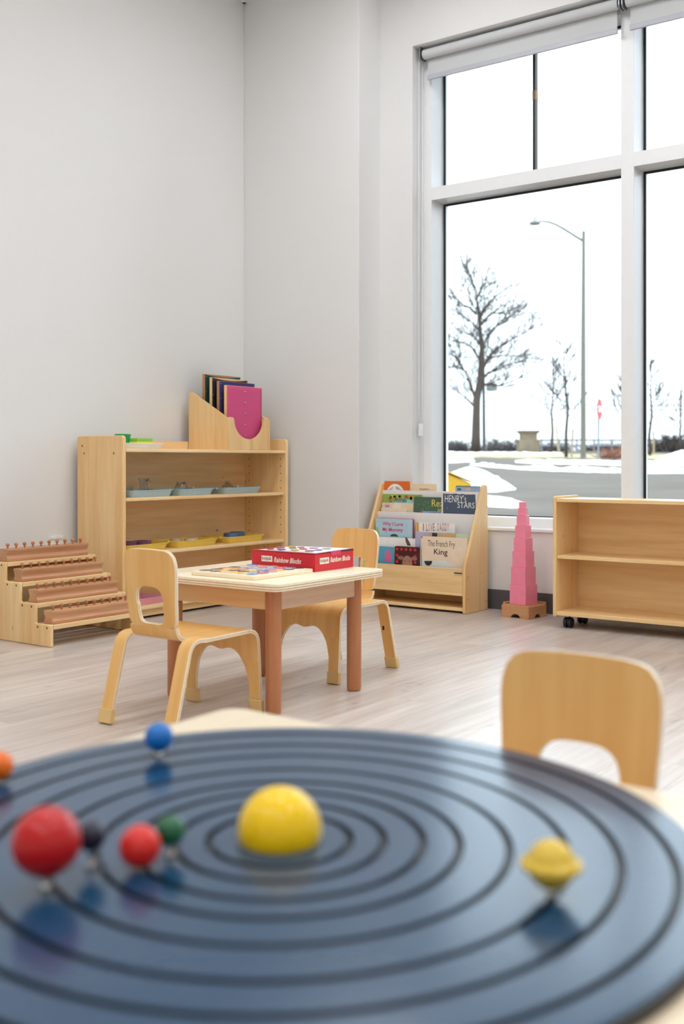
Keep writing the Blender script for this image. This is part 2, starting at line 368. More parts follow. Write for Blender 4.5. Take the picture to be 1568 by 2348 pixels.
# --- trays
def tray(label, cat_group, y0, y1, x0, x1, z, h, mat, flare=.016):
    t = thing('tray', label, 'tray', ((x0 + x1) / 2, (y0 + y1) / 2, z), group=cat_group)
    hx, hy = (x1 - x0) / 2, (y1 - y0) / 2
    def ring(ax, ay, zz, r): return [(p[0], p[1], zz) for p in rrect(-ax, ax, -ay, ay, r, 4)]
    rings = [ring(hx - flare, hy - flare, 0, .015), ring(hx - .004, hy - .004, h, .02), ring(hx, hy, h, .02), ring(hx, hy, h + .003, .02), ring(hx - .006, hy - .006, h + .003, .02), ring(hx - flare - .003, hy - flare - .003, .003, .014)]
    m = MB(); n = len(rings[0]); vs = [p for r in rings for p in r]
    fs = [(i * n + k, i * n + (k + 1) % n, (i + 1) * n + (k + 1) % n, (i + 1) * n + k) for i in range(len(rings) - 1) for k in range(n)]
    fs += [list(range(n))[::-1], [(len(rings) - 1) * n + k for k in range(n)]]
    m.add(vs, fs); m.build('tray_body', mat, t, smooth='auto')
    for sg in (-1, 1):                                   # grip tabs with a slot at both ends
        ho = MB(); w_ = hx * .42
        ya, yb = sg * hy, sg * (hy + .016)
        ho.box(-w_, w_, min(ya, yb) + (.011 if sg > 0 else 0), max(ya, yb) - (0 if sg > 0 else .011), h - .006, h + .003)
        for s2 in (-1, 1): ho.box(s2 * w_ - .006, s2 * w_ + .006, min(ya, yb), max(ya, yb), h - .006, h + .003)
        ho.build('handle', mat, t, bevel=.002)
    return t
TB = plain('pale_blue_plastic', S(176, 202, 210), .35); TY = plain('yellow_plastic', S(240, 206, 92), .35); TP = plain('pink_plastic', S(238, 170, 190), .35)
tray('white tray holding a green cup on the shelf top', 'white tray', 3.655, 3.955, -4.27, -4.045, .857, .026, WHITEP)
tray('pale blue tray with tumbler and tall jug, nearest the shelf side panel', 'pale blue trays on the second shelf', 3.70, 4.005, -4.26, -4.03, .612, .032, TB)
tray('pale blue tray with a round jug, middle of three', 'pale blue trays on the second shelf', 4.045, 4.315, -4.26, -4.03, .612, .032, TB)
tray('pale blue tray with an upturned glass bowl, farthest of three', 'pale blue trays on the second shelf', 4.40, 4.705, -4.26, -4.03, .612, .032, TB)
tray('yellow tray with purple rings, behind the chair back', 'yellow trays on the third shelf', 3.672, 3.972, -4.26, -4.03, .338, .032, TY)
tray('yellow tray with small pale wooden discs, middle of three', 'yellow trays on the third shelf', 4.03, 4.348, -4.26, -4.03, .338, .032, TY)
tray('yellow tray with blue discs, farthest of three', 'yellow trays on the third shelf', 4.43, 4.735, -4.26, -4.03, .338, .032, TY)
tray('pink tray on the bottom shelf', 'pink tray', 3.66, 3.965, -4.25, -4.03, .066, .030, TP)
GREEN = plain('green_plastic', S(20, 160, 84), .3); LIME = plain('lime_sponge', S(150, 205, 70), .8, bump=.4, scale=200); YELS = plain('yellow_sponge', S(232, 228, 96), .8, bump=.4, scale=200)
cp = MB().lathe([(.030, 0), (.042, .072), (.040, .073), (.028, .004)], n=28); o = cp.build('cup', GREEN, smooth='auto', loc=(-4.20, 3.80, .861)); tag(o, 'translucent green plastic cup on the white tray', 'cup')
spg = thing('sponge', 'lime green and yellow sponge on the white tray', 'sponge', (-4.15, 3.872, .8605))
box('foam', -.04, .04, -.055, .055, 0, .036, YELS, spg, bevel=.003); box('scouring_pad', -.04, .04, -.055, .055, .036, .052, LIME, spg, bevel=.003)
# --- glass things
def lathe_thing(name, label, cat, prof, loc, mat, n=28, group=None, **k):
    o = MB().lathe(prof, n=n).build(name, mat, smooth='auto', loc=loc); return tag(o, label, cat, group)
def vessel(outer, th=.0016):
    inner = [(max(r - th, .002), z + (th if i == 0 else 0)) for i, (r, z) in enumerate(outer)][::-1]
    return outer + inner
lathe_thing('tumbler', 'small clear glass tumbler on the first pale blue tray', 'glass', vessel([(.020, 0), (.023, .02), (.027, .05)]), (-4.13, 3.77, .616), CLEAR)
def jug(label, loc, prof, hz):
    t = thing('glass_jug', label, 'jug', loc); MB().lathe(vessel(prof), n=28).build('jug_body', CLEAR, t, smooth='auto')
    r = prof[-2][0]; pts = [(0, r - .003, hz * .85), (0, r + .018, hz * .86), (0, r + .024, hz * .6), (0, r + .014, hz * .35), (0, r - .002, hz * .3)]
    MB().tube(pts, .0028, 8).build('handle', CLEAR, t, smooth=True); return t
jug('tall clear glass jug beside the tumbler', (-4.13, 3.88, .616), [(.026, 0), (.024, .02), (.019, .05), (.022, .075), (.030, .09)], .09)
jug('round clear glass jug on the middle pale blue tray', (-4.13, 4.15, .616), [(.022, 0), (.034, .02), (.032, .04), (.022, .058), (.026, .068)], .068)
lathe_thing('glass_bowl', 'clear glass bowl upside down on the farthest pale blue tray', 'bowl', [(.040, 0), (.036, .03), (.020, .052), (.012, .056), (.012, .066), (.010, .066), (.010, .054), (.018, .049), (.034, .029), (.038, 0)], (-4.13, 4.52, .616), CLEAR)
METAL = plain('polished_metal', S(190, 188, 184), .25, metal=1); BROWNR = plain('brown_rubber', S(92, 70, 54), .6)
for lab, yy in (('small metal pipette with brown base beside the round jug', 4.235), ('small metal pipette with brown base beside the glass bowl', 4.595)):
    t = thing('pipette', lab, 'pipette', (-4.12, yy, .616)); MB().lathe([(.014, 0), (.012, .006), (.005, .014), (.004, .016)], n=16).build('base', BROWNR, t, smooth='auto')
    MB().lathe([(.004, .016), (.004, .036), (.002, .04)], n=12).build('tip', METAL, t, smooth='auto')
PURP = plain('purple_paint', S(110, 62, 104), .4); BLU = plain('blue_paint', S(70, 104, 150), .45); PALEW = plain('pale_wood_disc', S(206, 190, 160), .5)
for k, (lab, xx, yy) in enumerate((('flat purple ring on the nearest yellow tray, towards the shelf side', -4.13, 3.77), ('flat purple ring on the nearest yellow tray, towards the middle tray', -4.13, 3.87))):
    o = MB().lathe([(.030, 0), (.046, 0), (.048, .02), (.046, .042), (.030, .042), (.030, 0)], n=28, cap=False).build('ring', PURP, smooth='auto', loc=(xx, yy, .3415)); tag(o, lab, 'ring', 'purple rings')
for lab, xx, yy in (('pale wooden disc on the middle yellow tray, beside its grip', -4.16, 4.14), ('pale wooden disc on the middle yellow tray, at its centre', -4.11, 4.20), ('pale wooden disc on the middle yellow tray, towards the blue discs', -4.15, 4.26)):
    lathe_thing('wooden_disc', lab, 'disc', [(.028, 0), (.030, .004), (.030, .032), (.028, .036)], (xx, yy, .3415), PALEW, group='pale wooden discs')
for lab, xx, yy in (('flat blue disc on the farthest yellow tray, nearer disc', -4.12, 4.54), ('flat blue disc on the farthest yellow tray, farther disc', -4.16, 4.635)):
    lathe_thing('blue_disc', lab, 'disc', [(.040, 0), (.044, .006), (.044, .040), (.040, .046)], (xx, yy, .3415), BLU, group='blue discs')
lathe_thing('small_bottle', 'small dark green bottle on the pink tray', 'bottle', [(.012, 0), (.014, .02), (.012, .034), (.006, .04), (.006, .05)], (-4.12, 3.80, .0695), plain('dark_green_glass', S(40, 84, 70), .2))
# ------------------------------------------------------------------ dressing frame rack on the shelf
HY0, HY1, HZ = 4.395, 4.752, .8575
rk = thing('frame_rack', 'wooden rack with scooped front holding cloth frames', 'rack', (-4.312, HY0, HZ))
hw, hd = HY1 - HY0, .30
side = [(0, 0), (hd, 0), (hd, .178), (hd - .012, .178), (.03, .325), (0, .325)]
for ya in (0, hw - .014): MB().prism(side, 'y', ya, ya + .014).build('side_panel', BIRCH, rk, bevel=.002)
arc = [(.014, 0), (hw - .014, 0), (hw - .014, .180)]
arc += [(hw - .045, .180)] + [(hw / 2 + (hw / 2 - .055) * math.cos(a), .165 - .105 * math.sin(a)) for a in [math.pi * k / 16 for k in range(17)]] + [(.045, .180), (.014, .180)]
MB().prism([(p[0], p[1]) for p in arc], 'x', hd - .014, hd - .001).build('front_panel', BIRCH, rk, bevel=.002)
MB().box(0, .012, .014, hw - .014, 0, .30).build('back_panel', BIRCH, rk); MB().box(.012, hd - .014, .014, hw - .014, 0, .012).build('bottom_panel', BIRCH, rk)
for xd, zd in ((.1045, .25), (.1595, .22), (.2145, .18)): MB().box(xd, xd + .006, .0145, hw - .0145, .012, zd - .03).build('divider', BIRCH, rk)
def dressing_frame(label, xl, top, mat, wmat, yo):
    t = thing('dressing_frame', label, 'frame', (-4.312 + xl, HY0 + .025 + yo, HZ + .0125), group='cloth dressing frames')
    W, Hh = .302, top - HZ - .0125
    f = MB().box(-.009, .009, 0, .022, 0, Hh).box(-.009, .009, W - .022, W, 0, Hh).box(-.009, .009, .022, W - .022, 0, .022).box(-.009, .009, .022, W - .022, Hh - .022, Hh)
    f.build('wood_frame', wmat, t, bevel=.0015)
    n, m_ = 14, 16; vs, fs = [], []
    for i in range(m_ + 1):
        for j in range(n + 1):
            u, v = j / n, i / m_
            vs.append((.0105 + .0035 * abs(math.sin(u * 9 + v * 4)) * (1 - (2 * u - 1) ** 4) * (.4 + .6 * (1 - v)), .003 + u * (W - .006), .02 + v * (Hh - .022) - (.010 * (1 - (2 * u - 1) ** 2) * v if 'green' in label or 'black' in label else 0)))
    for i in range(m_):
        for j in range(n): fs.append((i * (n + 1) + j, i * (n + 1) + j + 1, (i + 1) * (n + 1) + j + 1, (i + 1) * (n + 1) + j))
    cl = MB().add(vs, fs).build('cloth', mat, t, smooth=True); so = cl.modifiers.new('thickness', 'SOLIDIFY'); so.thickness = .0015
    for k in range(5):
        MB().lathe([(.0055, .0150), (.004, .0178)], c=(0, W / 2, Hh - .03 - k * .062), n=12, axis='x').build('snap', METAL, t)
    for yy in (.010, W - .010):
        for k in range(3): MB().lathe([(.003, .0125), (.002, .0145)], c=(0, yy, Hh - .014 - k * .085), n=8, axis='x').build('tack', METAL, t)
    return t
CW1 = wood('frame_wood_dark', S(176, 122, 84), S(200, 148, 108), 'z', knots=False)
dressing_frame('dark green cloth dressing frame, rearmost in the wooden rack', .08, 1.286, plain('dark_green_cloth', S(16, 66, 54), .8, scale=200), CW1, .012)
dressing_frame('black cloth dressing frame in front of the green one', .135, 1.265, plain('navy_black_cloth', S(26, 28, 44), .8, scale=200), BIRCH, .012)
dressing_frame('dark purple cloth dressing frame behind the pink one', .19, 1.243, plain('purple_cloth', S(58, 48, 108), .8, scale=200), CW1, .012)
dressing_frame('pink snap front dressing frame, foremost in the wooden rack', .245, 1.217, plain('pink_cloth', S(216, 84, 136), .75, scale=200), BIRCH, .012)
# ------------------------------------------------------------------ stepped stand with knobbed cylinder blocks
st = thing('stepped_stand', 'light wood stepped stand for knobbed blocks, on the floor by the wall', 'stand', (0, 0, 0))
SX = [-3.719, -3.824, -3.929, -4.034, -4.140]; SZ = [.096, .180, .264, .347]
prof = [(SX[0], 0), (SX[0], SZ[0])]
for k in range(4):
    prof.append((SX[k + 1] if k < 3 else SX[4], SZ[k]))
    if k < 3: prof.append((SX[k + 1], SZ[k + 1]))
prof.append((SX[4], 0))
for ya, yb, fr in ((2.958, 2.976, -1), (3.462, 3.480, 1)):
    p_ = MB().prism(prof, 'y', ya, yb).build('side_panel', BIRCH, st, bevel=.005)
    if fr < 0:
        for k in range(4):
            for dx in (.022, .085): MB().lathe([(.0055, ya - .0003), (.0045, ya - .0016)], c=(SX[k] - dx, 0, SZ[k] - .014), n=12, axis='y').build('screw', SCREW, p_)
box('back_panel', SX[4], SX[4] + .012, 2.9765, 3.4615, .03, SZ[3] - .023, BIRCHY, st)  # added panel: blocks light from the wall so the open steps stay dark
for k in range(4): MB().box(SX[k + 1] - (.0 if k < 3 else 0), SX[k] - .001, 2.9765, 3.4615, SZ[k] - .022, SZ[k] - .002).build('tread', EDGE_L if False else BIRCHY, st, bevel=.003)
blkprof = [(0, 0), (.062, 0), (.064, .012), (.058, .020), (.057, .028), (.062, .040), (.066, .047), (.066, .056), (0, .056), (0, .047), (.004, .040), (.009, .028), (.008, .020), (.002, .012)]
NM = ['lowest', 'second', 'third', 'topmost']
for k in range(4):
    t = thing('cylinder_block', 'beech block with ten round knobs on the %s step' % NM[k], 'block', (SX[k] - .080, 2.985, SZ[k] - .0015), group='knobbed cylinder blocks')
    MB().prism(blkprof, 'y', 0, .462).build('block_body', BEECH, t, bevel=.002)
    kn = None
    for q in range(10):
        if kn is None:
            kn = MB().lathe([(.0055, 0), (.004, .004), (.0035, .008), (.0065, .011), (.0085, .016), (.0075, .0215), (.003, .0245)], n=14).build('knob', BEECHZ, t, smooth=True); kn.location = (.033, .024 + q * .046, .056)
        else:
            c_ = kn.copy(); col.objects.link(c_); c_.parent = t; c_.location = (.033, .024 + q * .046, .056)
oy, oz = PX(127, 1234, XL)
ou = thing('wall_outlet', 'white wall outlet cover behind the stepped stand', 'outlet', (XL, oy, oz)); box('cover_plate', 0, .006, -.045, .045, -.06, .012, WHITEP, ou, bevel=.002); box('socket', .006, .012, -.04, .04, -.004, .012, WHITEP, ou, bevel=.002)
# ------------------------------------------------------------------ bent ply chairs
def fillet(pts, rad, n=8):
    out = [Vector((*pts[0], 0))]
    for i in range(1, len(pts) - 1):
        p, a, b = Vector((*pts[i], 0)), Vector((*pts[i - 1], 0)), Vector((*pts[i + 1], 0)); r = rad[i - 1]
        u, v = (a - p).normalized(), (b - p).normalized(); th = u.angle(v); d = r / math.tan(th / 2)
        for k in range(n + 1):
            t = k / n; q0, q1 = p + u * d, p + v * d; out.append(q0 * (1 - t) ** 2 + p * (2 * t * (1 - t)) + q1 * t * t)
    out.append(Vector((*pts[-1], 0))); return out
class Path:
    def __init__(s, pts):
        s.p = pts; s.l = [0]
        for a, b in zip(pts, pts[1:]): s.l.append(s.l[-1] + (b - a).length)
        s.L = s.l[-1]
    def at(s, q):
        q = max(0, min(s.L, q)); i = 0
        while i < len(s.l) - 2 and s.l[i + 1] < q: i += 1
        t = (q - s.l[i]) / max(1e-9, s.l[i + 1] - s.l[i]); return s.p[i].lerp(s.p[i + 1], t)
    def nrm(s, q):
        d = (s.at(q + .004) - s.at(q - .004)).normalized(); return Vector((-d.y, d.x, 0))
    def find(s, fn):
        q = 0
        while q < s.L:
            if fn(s.at(q)): return q
            q += .0005
        return s.L
def sheet(nodes, faces, path, th, name, parent, mats, bow=None):
    LAY = [0, .22, .36, .5, .64, .78, 1]; MI = [1, 2, 1, 2, 1, 1]
    v, f, m = [], [], []
    nb = len(nodes)
    for lay in LAY:
        for x, q in nodes:
            p, n = path.at(q), path.nrm(q); b = bow(x, q) if bow else 0
            v.append((x, p.x + n.x * (lay * th + b), p.y + n.y * (lay * th + b)))
    cnt = {}
    for fc in faces:
        for a, b in zip(fc, fc[1:] + fc[:1]): cnt[(a, b)] = 1
    used = sorted({i for fc in faces for i in fc}); top = (len(LAY) - 1) * nb
    for fc in faces: f.append(fc); m.append(0); f.append([top + i for i in fc][::-1]); m.append(0)
    for (a, b) in cnt:
        if (b, a) not in cnt:
            for k in range(len(LAY) - 1): f.append([k * nb + b, k * nb + a, (k + 1) * nb + a, (k + 1) * nb + b]); m.append(MI[k])
    keep = set(i for fc in f for i in fc); remap = {}; vv = []
    for i in range(len(v)):
        if i in keep: remap[i] = len(vv); vv.append(v[i])
    mb = MB(); mb.v = vv; mb.f = [[remap[i] for i in fc] for fc in f]; mb.m = m
    return mb.build(name, mats, parent, smooth='auto')
def grid(rows):
    n = len(rows[0]); nodes = [p for r in rows for p in r]
    return nodes, [[i * n + j, i * n + j + 1, (i + 1) * n + j + 1, (i + 1) * n + j] for i in range(len(rows) - 1) for j in range(n - 1)]
CM = [CHAIRW, EDGE_L, EDGE_D]
def make_chair(label):
    t = thing('toddler_chair', label, 'chair', group='bent plywood chairs')
    M = Path(fillet([(-.145, .535), (-.122, .258), (.168, .262), (.184, .002)], [.045, .042], 10)); TH = .0115
    s_b = M.find(lambda p: p.y < .300); s_seat = M.find(lambda p: p.x > -.068); s_leg = M.find(lambda p: p.x > .15 and p.y < .165)
    hwb = lambda q: .114 - .016 * min(1, q / s_b)
    # backrest: ring between outline and hand hole
    NA = 72; rings = 6; inner, outer = [], []
    oc = s_b * .78                                     # centre row used for the mapping
    hole = []
    for k in range(NA):
        a = 2 * math.pi * k / NA; c_, s_ = math.cos(a), math.sin(a)
        e = 3.2 if s_ < 0 else 5
        r = (abs(c_) ** e + abs(s_) ** e) ** (-1 / e); hx = r * c_ * (.058 if s_ < 0 else .054); hs = r * s_ * .058
        inner.append((hx, s_b - .066 + hs))
        # outer rounded outline
        q_top, q_bot = 0.0, s_b
        e2 = 8; r2 = (abs(c_) ** e2 + abs(s_) ** e2) ** (-1 / e2); X = r2 * c_; Y = r2 * s_
        cy = s_b - .066
        qs = cy + Y * ((q_bot - cy) if Y > 0 else cy)
        if Y < 0:
            arch = .007 * (X * X); qs = qs + arch * (-Y)
            rr = min(1.0, max(0, (abs(X) - .7) / .3)); qs += .008 * rr * rr * max(0, -Y)
        outer.append((X * hwb(qs), qs))
    nodes, faces = [], []
    for i in range(rings + 1):
        for k in range(NA):
            u = i / rings; nodes.append((inner[k][0] * (1 - u) + outer[k][0] * u, inner[k][1] * (1 - u) + outer[k][1] * u))
    for i in range(rings):
        for k in range(NA): faces.append([i * NA + k, i * NA + (k + 1) % NA, (i + 1) * NA + (k + 1) % NA, (i + 1) * NA + k])
    bow = lambda x, q: -.012 * (1 - (x / .115) ** 2) * max(0, min(1, (s_b - q) / .12)) if q < s_b else 0
    bk = sheet(nodes, faces, M, TH, 'backrest', t, CM, bow)
    n, fcs = grid([[(x * hwb(s_b) / 6, s_b + (s_seat - s_b) * i / 12) for x in range(-6, 7)] for i in range(13)])
    sheet(n, fcs, M, TH, 'backrest_bend', t, CM)
    HW = .160
    zend = lambda x: .165 + (.036 * (1 - (abs(x) / .09) ** 4) - .010 * math.exp(-(x / .028) ** 2) if abs(x) < .09 else 0)
    qof = lambda z: M.find(lambda p: p.x > .12 and p.y < z)
    cols_ = [-.16, -.145, -.125, -.105, -.09] + [-.084 + .168 * k / 22 for k in range(23)] + [.09, .105, .125, .145, .16]
    ends = [qof(zend(x)) for x in cols_]
    n, fcs = grid([[(x, s_seat + (e - s_seat) * i / 26) for x, e in zip(cols_, ends)] for i in range(27)])
    sheet(n, fcs, M, TH, 'seat', t, CM)
    q0 = qof(.165); R_ = Path(fillet([(-.055, .2605), (-.116, .262), (-.186, .002)], [.04], 10))
    for sg in (-1, 1):
        xi = lambda u: .09 + .026 * min(1, u * 2.2) ** .6
        rows = [[(sg * (xi(i / 12) + (HW - xi(i / 12)) * j / 3), q0 + (M.L - q0) * i / 12) for j in range(4)] for i in range(13)]
        n, fcs = grid(rows)
        if sg < 0: fcs = [fc[::-1] for fc in fcs]
        lg = sheet(n, fcs, M, TH, 'front_leg', t, CM)
        rows = [[(sg * (.113 + (HW - .113) * j / 3), R_.L * i / 24) for j in range(4)] for i in range(25)]
        n, fcs = grid(rows)
        if sg > 0: fcs = [fc[::-1] for fc in fcs]
        rl = sheet(n, fcs, R_, -TH, 'rear_leg', t, CM)
        # rubber feet
        for pth, x0, x1, par, s_ in ((M, .1125, .1640, lg, 1), (R_, .109, .164, rl, -1)):
            m = MB(); vs = []
            for q in (pth.L - .042, pth.L):
                p, nn = pth.at(q), pth.nrm(q)
                for x in (x0, x1):
                    for tt in (-.004, TH + .004): vs.append((sg * x, p.x + nn.x * tt * s_, max(.0006, p.y + nn.y * tt * s_ - (.001 if q == pth.L else 0))))
            m.add(vs, [(0, 1, 3, 2), (4, 6, 7, 5), (0, 2, 6, 4), (1, 5, 7, 3), (0, 4, 5, 1), (2, 3, 7, 6)])
            m.build('foot_cap', CAPM, par, bevel=.003)
    return t
ch = make_chair('plywood toddler chair with its back to us, left side of the small table')
ch.location = (-2.376, 2.395, 0)
def place_chair(label, loc, rz, sc=1):
    c = copy_tree(ch); c['label'] = label; c.location = loc; c.rotation_euler.z = rz; c.scale = (sc,) * 3; return c
ch2 = place_chair('plywood toddler chair on the far side of the small table, facing us', (-2.440, 3.268, 0), math.pi)
place_chair('blurred plywood toddler chair in the foreground behind the blue disc board', (-.584, 1.178, 0), math.pi, 1.02)
for c_ in ch2.children:
    if c_.name.startswith('rear_leg') and c_.data.vertices[0].co.x < 0:
        MB().box(-.131, -.123, 0, .0006, -.02, .02).build('sticker', BLACKP, c_, loc=(0, -.1425, .17))
# ------------------------------------------------------------------ small table
def leg(parent, x, y, h, r=.0255, z0=0):
    m = MB().lathe([(r - .006, z0), (r - .001, z0 + .004), (r, z0 + .012), (r, h)], c=(x, y, 0), n=24); return m.build('leg', BEECHZ, parent, smooth='auto')
TILT = 50 / F                                           # the front table stands very slightly tilted, its far side higher
DC, DEPTH = (-.6614, .7979), 1.0346                     # centre of the round board and its depth from the camera
def tilted(o):
    o.rotation_euler = Matrix.Rotation(math.atan(TILT), 3, Vector((CS, SN, 0))).to_euler()
def depth_of(x, y): return -SN * x + CS * y
def make_table(label, x0, x1, y0, y1, zt, ins, tilt=0):
    t = thing('play_table', label, 'table', ((x0 + x1) / 2, (y0 + y1) / 2, 0))
    hx, hy = (x1 - x0) / 2, (y1 - y0) / 2
    lay = [zt - .024, zt - .0195, zt - .0165, zt - .012, zt - .009, zt - .0045, zt - .0012, zt]; mi = [1, 2, 1, 2, 1, 1, 0]
    out = rrect(-hx, hx, -hy, hy, .03, 6); n = len(out); m = MB()
    for z in lay:
        ins_ = .0012 if z in (lay[0], lay[-1]) else 0
        m.v += [(p[0] * (1 - ins_ / hx), p[1] * (1 - ins_ / hy), z) for p in out]
    m.f += [list(range(n))[::-1], [(len(lay) - 1) * n + k for k in range(n)]]; m.m += [0, 0]
    for i in range(len(lay) - 1):
        for k in range(n): m.f.append([i * n + k, i * n + (k + 1) % n, (i + 1) * n + (k + 1) % n, (i + 1) * n + k]); m.m.append(mi[i])
    m.build('tabletop', [LAMTOP, EDGE_L, EDGE_D], t, smooth='auto')
    for sx in (-1, 1):
        for sy in (-1, 1): leg(t, sx * (hx - ins), sy * (hy - ins), zt - .0245, z0=-tilt * (depth_of(sx * (hx - ins), sy * (hy - ins)) + depth_of(t.location.x, t.location.y) - DEPTH))
    if tilt: tilted(t); t.location.z = tilt * (depth_of(t.location.x, t.location.y) - DEPTH)
    a, b = hx - ins, hy - ins
    for sy in (-1, 1): box('apron', -a + .02, a - .02, sy * (b + .008) - .009, sy * (b + .008) + .009, zt - .092, zt - .0245, APRON, t, bevel=.002)
    for sx in (-1, 1): box('apron', sx * (a + .008) - .009, sx * (a + .008) + .009, -b + .02, b - .02, zt - .092, zt - .0245, OAKAP, t, bevel=.002)
    return t
make_table('low square wooden table with beech legs, carrying the red box', -2.70, -2.105, 2.525, 3.12, .42, .08)
make_table('blurred low wooden table in the foreground under the blue disc board', -1.092, .05, .31, 1.206, .42, .08, TILT)
# --- red box
RED = plain('red_cardboard', S(206, 32, 46), .45); CREAM = plain('cream_print', S(250, 238, 226), .5); MAROON = plain('maroon_print', S(140, 30, 40), .5)
PINKR = plain('pink_flap', S(214, 70, 110), .4)
rb = thing('toy_box', 'red cardboard toy box on the small table', 'box', (-2.52, 2.885, .4205))
BW, BD, BH = .284, .222, .060
box('box_base', 0, BW, 0, BD, 0, BH - .001, RED, rb, bevel=.001)
lid = MB().add([(0, 0, BH), (BW, 0, BH + .0005), (BW, BD, BH + .004), (0, BD, BH), (0, 0, BH + .0012), (BW, 0, BH + .0017), (BW, BD, BH + .0052), (0, BD, BH + .0012)], [(0, 3, 2, 1), (4, 5, 6, 7), (0, 1, 5, 4), (1, 2, 6, 5), (2, 3, 7, 6), (3, 0, 4, 7)]).build('lid', RED, rb)
MB().add([(.02, .012, BH + .0022), (BW - .004, .012, BH + .0026), (BW - .004, BD - .006, BH + .0060), (.02, BD - .006, BH + .0020)], [(0, 1, 2, 3)]).build('lid_print', plain('white_print', S(244, 238, 240), .4), lid)
PR = [S(208, 60, 60), S(90, 110, 170), S(200, 170, 90), S(150, 110, 90), S(190, 90, 140), S(120, 150, 110)]
PM = [plain('print_%s' % n_, c, .45) for n_, c in zip(('red', 'blue', 'ochre', 'brown', 'magenta', 'sage'), PR)]
for k in range(12):
    x, y = .05 + (k % 4) * .055 + random.uniform(-.008, .008), .05 + (k // 4) * .055 + random.uniform(-.008, .008)
    MB().prism([(x + random.uniform(.012, .022) * math.cos(a), y + random.uniform(.010, .02) * math.sin(a)) for a in [q * math.pi / 3 for q in range(6)]], 'z', BH + .0035 + .0016 * x / BW * y / BD, BH + .0062).build('print_shape', PM[k % 6], lid)
text(lid, 'RAINBOW BLOCKS', (BW / 2 + .01, .024, BH + .0032), (1, 0, .0), (0, 1, 0), .20, .012, PM[4])
box('tuck_flap', BW, BW + .0016, .09, .145, BH - .010, BH + .003, PINKR, rb)
MB().add([(BW + .0004, .0, BH - .0006), (BW + .0004, .088, BH - .0006), (BW + .0004, .088, BH + .0022)], [(0, 1, 2)]).build('lid_gap_shade', BLACKP, rb)  # black sheet painted as the shade in the slit under the lid
MB().add([(BW + .0004, .147, BH - .001), (BW + .0004, BD, BH - .001), (BW + .0004, BD, BH + .0042), (BW + .0004, .147, BH + .0026)], [(0, 1, 2, 3)]).build('lid_gap_shade', BLACKP, rb)  # same painted gap shade, beyond the tuck flap
box('logo_label', .046, .095, -.0007, -.0002, .024, .044, CREAM, rb); text(rb, 'kidpik', (.0705, -.0010, .0335), (1, 0, 0), (0, 0, 1), .043, .014, MAROON, bold=.012)
text(rb, 'Rainbow Blocks', (.163, -.0008, .0325), (1, 0, 0), (0, 0, 1), .122, .018, CREAM, shear=.35, bold=.02)
box('logo_label', BW + .0002, BW + .0007, .026, .078, .024, .045, CREAM, rb); text(rb, 'kidpik', (BW + .0010, .052, .034), (0, 1, 0), (0, 0, 1), .046, .015, MAROON, bold=.012)
text(rb, 'Rainbow Blocks', (BW + .0008, .143, .035), (0, 1, 0), (0, 0, 1), .118, .018, CREAM, shear=.35, bold=.02)
# --- puzzle board
pz = thing('puzzle_board', 'wooden puzzle board with many coloured pieces, beside the red box', 'puzzle', (-2.512, 2.570, .4205))
PWD = wood('pale_puzzle_wood', S(240, 222, 188), S(248, 234, 206), 'x', knots=False)
MB().prism(rrect(0, .277, 0, .305, .008), 'z', 0, .012).build('board', PWD, pz, bevel=.0015)
PC = [plain('puzzle_' + n_, c, .45) for n_, c in (('red', S(208, 52, 44)), ('orange', S(238, 128, 40)), ('yellow', S(240, 196, 84)), ('blue', S(40, 130, 196)), ('magenta', S(214, 60, 140)), ('brown', S(96, 62, 50)), ('dark', S(54, 44, 52)), ('peach', S(236, 186, 150)), ('grey', S(150, 160, 172)))]
WPZ = plain('puzzle_white', S(244, 240, 232), .5)
for i in range(6):
    for j in range(6):
        cx_, cy_ = .036 + i * .041 + random.uniform(-.004, .004), .038 + j * .046 + random.uniform(-.004, .004)
        rr = [random.uniform(.018, .0245) for q in range(8)]
        pc = MB().prism([(cx_ + rr[q] * math.cos(q * math.pi / 4), cy_ + rr[q] * 1.1 * math.sin(q * math.pi / 4)) for q in range(8)], 'z', .012, .0145, 1, 1)
        pc.m[0] = pc.m[1] = 0; pc.build('puzzle_piece', [random.choice(PC), WPZ], pz)
# ------------------------------------------------------------------ book display
BX0, BX1 = -3.462, -2.79
bs = thing('book_display', 'light wood tiered book display under the window', 'bookcase', (0, 0, 0))
bprof = [(5.112, 0), (5.112, .655), (5.104, .666), (5.074, .668), (5.062, .660), (4.884, .272), (4.870, .235), (4.868, .006), (4.874, 0)]
for xa in (BX0, BX1 - .018): 
    p_ = MB().prism(bprof, 'x', xa, xa + .018).build('side_panel', BIRCH, bs, bevel=.004)
    if xa > -3:
        for yy, zz in ((4.893, .075), (5.09, .05), (4.90, .19), (5.095, .55)): MB().lathe([(.003, xa + .0182), (.003, xa + .0186)], c=(0, yy, zz), n=8, axis='x').build('peg', HOLE, p_)
bi0, bi1 = BX0 + .0185, BX1 - .0185
box('front_panel', bi0, bi1, 4.876, 4.890, .105, .233, BIRCHX, bs, bevel=.003)
box('tier_base', bi0, bi1, 4.874, 5.098, .092, .106, BIRCHX, bs, bevel=.003)
box('bottom_shelf', bi0, bi1, 4.876, 5.098, .012, .030, BIRCHX, bs, bevel=.004)
box('back_panel', bi0, bi1, 5.099, 5.109, .012, .60, BIRCHX, bs)
for y_, z0, z1 in ((4.957, .107, .372), (5.022, .107, .511), (5.072, .107, .629)): box('tier_panel', bi0, bi1, y_, y_ + .007, z0, z1, WHITELAM, bs, bevel=.001)
